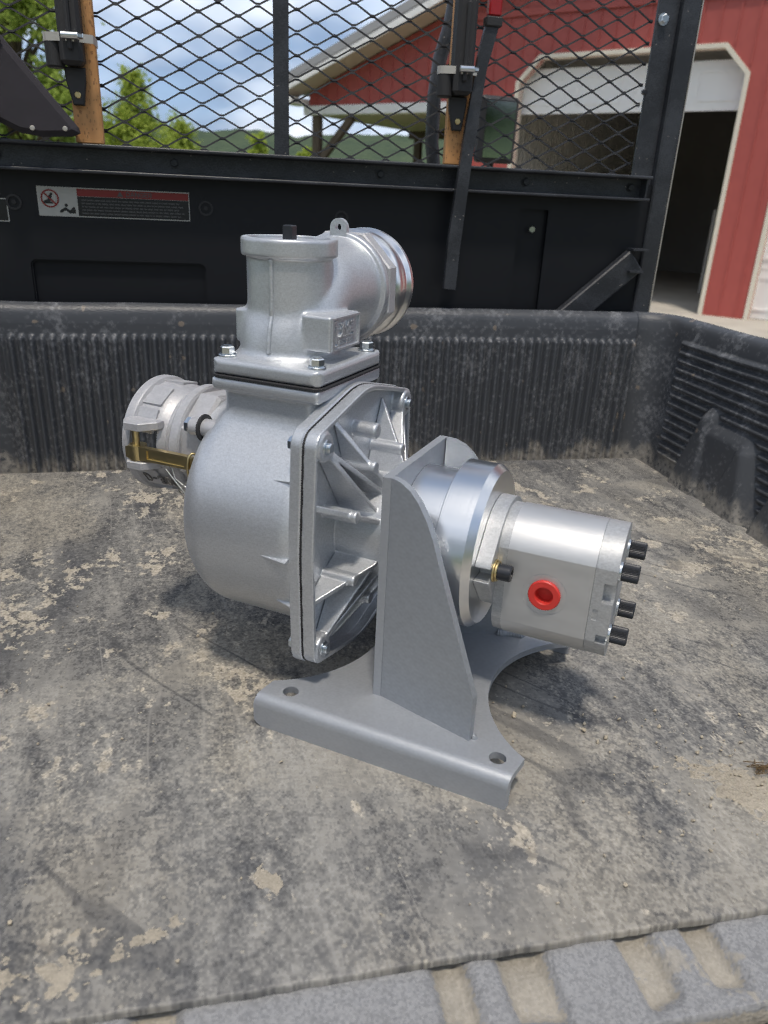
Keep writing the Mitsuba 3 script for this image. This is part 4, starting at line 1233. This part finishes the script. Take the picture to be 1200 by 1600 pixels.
for sg in (-1, 1):
    for dz in (-1, 1):
        e = bevext(Polygon([(-0.438, sg * 0.055), (-0.394, sg * 0.055), (-0.394, sg * 0.066), (-0.408, sg * 0.084), (-0.428, sg * 0.085), (-0.438, sg * 0.073)]), 0.262 + (0.031 if dz > 0 else -0.0165) - 0.0048, 0.262 + (0.031 if dz > 0 else -0.0165) + 0.0048, 'z', 0.001)
        spart('suction_coupler__lever_ear', e, 'coupler_aluminium', False)
tx = meshkit.text_mesh('D-300', 0.0150, 0.0010, True)
tv = tx.vertices.copy()
ang_ = np.radians(214) + (tv[:, 1] - 0.004) / 0.067
rad_ = 0.0672 + tv[:, 2] * 1.6
tx.vertices = np.c_[-0.4300 + tv[:, 0] * 0.75, rad_ * np.cos(ang_), 0.262 + rad_ * np.sin(ang_)]
tx.invert() if tx.volume < 0 else None
spart('suction_coupler__cast_lettering', tx, 'letter_dark', False)
for sg in (-1, 1):
    lv = 0.0765 * sg
    arm = Polygon([(-0.433, 0.2535), (-0.424, 0.2505), (-0.404, 0.2525), (-0.345, 0.2525), (-0.339, 0.2545), (-0.339, 0.2665), (-0.345, 0.2685), (-0.404, 0.2685), (-0.424, 0.2690), (-0.433, 0.2660)])
    rec = sbox(-0.402, 0.2552, -0.349, 0.2658)
    a_ = extr(arm.difference(rec), lv - 0.0035, lv + 0.0035, 'y')
    b_ = extr(rec.buffer(0.0004), lv - 0.0018, lv + 0.0018, 'y')
    cam_ = cyl((-0.4205, lv - sg * 0.004, 0.2515), (-0.4205, lv - sg * 0.004, 0.2688), 0.0105, 22)
    spart('suction_coupler__cam_lever', cat_(a_, b_, cam_), 'brass', 25)
    spart('suction_coupler__lever_pin', cyl((-0.4205, lv - sg * 0.002, 0.2425), (-0.4205, lv - sg * 0.002, 0.2895), 0.0042, 16, bev=0.0006), 'brass', 30)
    t = np.linspace(0, 2 * math.pi, 29)[:-1]
    spart('suction_coupler__pull_ring', tube(np.c_[np.full(28, -0.338) + 0.004 * np.cos(t), lv + 0.0125 * np.cos(t) * 0.5, 0.2560 + 0.0165 * np.sin(t)], 0.0015, 8, True), 'brass', True)
pin = [[(-0.341, -0.080, 0.243), (-0.336, -0.083, 0.246), (-0.356, -0.083, 0.226), (-0.352, -0.083, 0.222)],
       [(-0.372, -0.084, 0.250), (-0.356, -0.084, 0.234), (-0.336, -0.083, 0.214), (-0.330, -0.083, 0.206)],
       [(-0.364, -0.083, 0.252), (-0.360, -0.083, 0.240), (-0.343, -0.083, 0.231)]]
pins = [tube(np.array(p), 0.0011, 7) for p in pin]
spart('suction_coupler__safety_pin', cat_(*pins), 'steel_wire', True)
# drain/vent screw between coupler and casing
pb = np.array([-0.286, -0.062, 0.3005])
part('vent_screw', cat_(cyl(pb + [0.04, 0, 0.0], pb + [-0.001, 0, 0], 0.0105, 24, bev=0.0008)), 'coupler_aluminium', 30)
part('vent_screw__cap', cat_(hexprism(pb + [-0.0012, 0, 0], pb + [-0.0085, 0, 0], 0.0165)), 'zinc', False)
part('vent_screw__seal_ring', cyl(pb + [0.0135, 0, 0.0], pb + [0.0165, 0, 0], 0.0155, 26, bev=0.0008), 'black_rubber', 30)

# ---- motor adapter
MZc = 0.1850
pr = [(0.0, -0.0255), (0.0775, -0.0255), (0.0775, 0.016), (0.0760, 0.0175), (0.0, 0.0175)]
part('motor_adapter__neck', lathe(pr, (0, 0, ZC), (1, 0, 0), 96), 'turned_aluminium', 25)
pr = [(0.0, 0.0180), (0.0885, 0.0180), (0.0910, 0.0195), (0.0910, 0.0520), (0.0845, 0.0600), (0.0, 0.0600)]
part('motor_adapter__ring', lathe(pr, (0, 0, ZC), (1, 0, 0), 128), 'turned_aluminium', 25)

# ---- hydraulic motor
fl2 = unary_union([Point(0, 0).buffer(0.0600, 48), Point(-0.053, 0).buffer(0.0205, 24), Point(0.053, 0).buffer(0.0205, 24)]).convex_hull
fl2 = fl2.difference(sbox(-0.09, -0.0075, -0.0495, 0.0075)).difference(sbox(0.0495, -0.0075, 0.09, 0.0075)).buffer(-0.0008).buffer(0.0008)
fl2 = affinity.translate(fl2, 0, ZC)
part('hydraulic_motor__mounting_flange', extr(fl2, 0.0605, 0.0765, 'x'), 'cast_aluminium', 20)


def stadium(w, hf, rise, grow=0.0):
    rc = (w * w + rise * rise) / (2 * rise)
    a0 = math.asin(min(1.0, w / rc))
    top = [(rc * math.sin(t), hf + rise - rc + rc * math.cos(t)) for t in np.linspace(a0, -a0, 40)]
    bot = [(-x_, -z_) for x_, z_ in top]
    return affinity.translate(Polygon(top + bot).buffer(grow), 0, MZc)


st = stadium(0.0460, 0.0410, 0.0325)
part('hydraulic_motor__front_cover', extr(stadium(0.0455, 0.0405, 0.0320), 0.0766, 0.0866, 'x'), 'cast_aluminium', 8)
bod = mm(extr(st, 0.0868, 0.1745, 'x'))
bod = bod - mm(cyl((0.129, -0.0300, MZc - 0.001), (0.129, -0.049, MZc - 0.001), 0.0110, 32))
eng = Point(0.129, MZc - 0.001).buffer(0.0230, 48).difference(Point(0.129, MZc - 0.001).buffer(0.0221, 48))
bod = bod - mm(extr(eng, -0.0475, -0.0454, 'y'))
part('hydraulic_motor__body', tm(bod), 'extruded_aluminium', 8)
capm = mm(extr(stadium(0.0457, 0.0408, 0.0323), 0.1748, 0.1960, 'x'))
for u_, dv, dz in ((0.190, -0.047, -0.010), (0.190, 0.047, -0.010)):
    capm = capm - mm(box(0.178, 0.1835, min(dv, dv * 0.94), max(dv, dv * 0.94), MZc - 0.017, MZc - 0.004))
for sv in (-1, 1):
    capm = capm - mm(box(0.1850, 0.2000, sv * 0.045 - 0.012, sv * 0.045 + 0.012, MZc + 0.004, MZc + 0.026)) - mm(box(0.1850, 0.2000, sv * 0.045 - 0.009, sv * 0.045 + 0.009, MZc - 0.042, MZc - 0.032))
part('hydraulic_motor__end_cap', tm(capm), 'cast_aluminium', 8)


def socket_bolt(c, d, r, L, name):
    c, d = np.asarray(c, float), np.asarray(d, float)
    d /= np.linalg.norm(d)
    n = 36
    knurl = lathe([(0.0, 0.0), (r * 0.96, 0), (r, 0.0006), (r, L - 0.0012), (r * 0.9, L), (r * 0.55, L), (r * 0.50, L - 0.004), (0.0, L - 0.004)], (0, 0, 0), (0, 0, 1), 72)
    v = np.array(knurl.vertices)
    a = np.arctan2(v[:, 1], v[:, 0])
    rr = np.hypot(v[:, 0], v[:, 1])
    k = np.where(rr > r * 0.95, 1 + 0.035 * np.sign(np.sin(36 * a + 0.5)), 1)
    v[:, :2] *= k[:, None]
    knurl.vertices = v
    knurl.apply_transform(trimesh.geometry.align_vectors([0, 0, 1], d))
    knurl.apply_translation(c)
    part(name, knurl, 'black_oxide', False)


for sv, sz in ((-1, 1), (1, 1), (-1, -1), (1, -1)):
    c = np.array([0.1965 if sz < 0 else 0.1965, sv * 0.0300, MZc + sz * 0.0355])
    part('hydraulic_motor__end_cap__washer', cyl(c + [-0.002, 0, 0], c + [0.0018, 0, 0], 0.0102, 24, bev=0.0004), 'zinc', 30)
    socket_bolt(c + [0.0018, 0, 0], (1, 0, 0), 0.0090, 0.0165, 'hydraulic_motor__end_cap__bolt')
for sv in (-1, 1):
    c = np.array([0.0766, sv * 0.0545, ZC])
    part('hydraulic_motor__mounting_flange__washer', cat_(cyl(c, c + [0.0022, 0, 0], 0.0118, 28, bev=0.0004), cyl(c + [0.0024, 0, 0], c + [0.0048, 0, 0], 0.0108, 28, bev=0.0005)), 'brass', 30)
    cyl_b = lathe([(0.0, 0), (0.0085, 0), (0.0085, 0.0125), (0.0078, 0.0135), (0.0046, 0.0135), (0.0043, 0.009), (0, 0.009)], c + [0.0049, 0, 0], (1, 0, 0), 40)
    part('hydraulic_motor__mounting_flange__bolt', cyl_b, 'black_oxide', 30)
plug = [(0.0, 0.0), (0.0090, 0.0), (0.0090, 0.0105), (0.0098, 0.0118), (0.0155, 0.0118), (0.0165, 0.0105), (0.0165, 0.0085), (0.0155, 0.0078), (0.0105, 0.0078), (0.0100, -0.004), (0.0, -0.004)]
part('hydraulic_motor__port_plug', lathe(plug[::-1], (0.129, -0.0382, MZc - 0.001), (0, -1, 0), 48), 'red_plastic', 28, 'red plastic plug in the hydraulic port')
part('hydraulic_motor__lower_screw', cyl((0.118, 0.02, MZc - 0.076), (0.118, 0.02, MZc - 0.071), 0.0075, 20, bev=0.001), 'black_oxide', 30)
tag(PK, 'silver painted hydraulic water pump with elbow, motor and grey steel bracket', 'water pump')
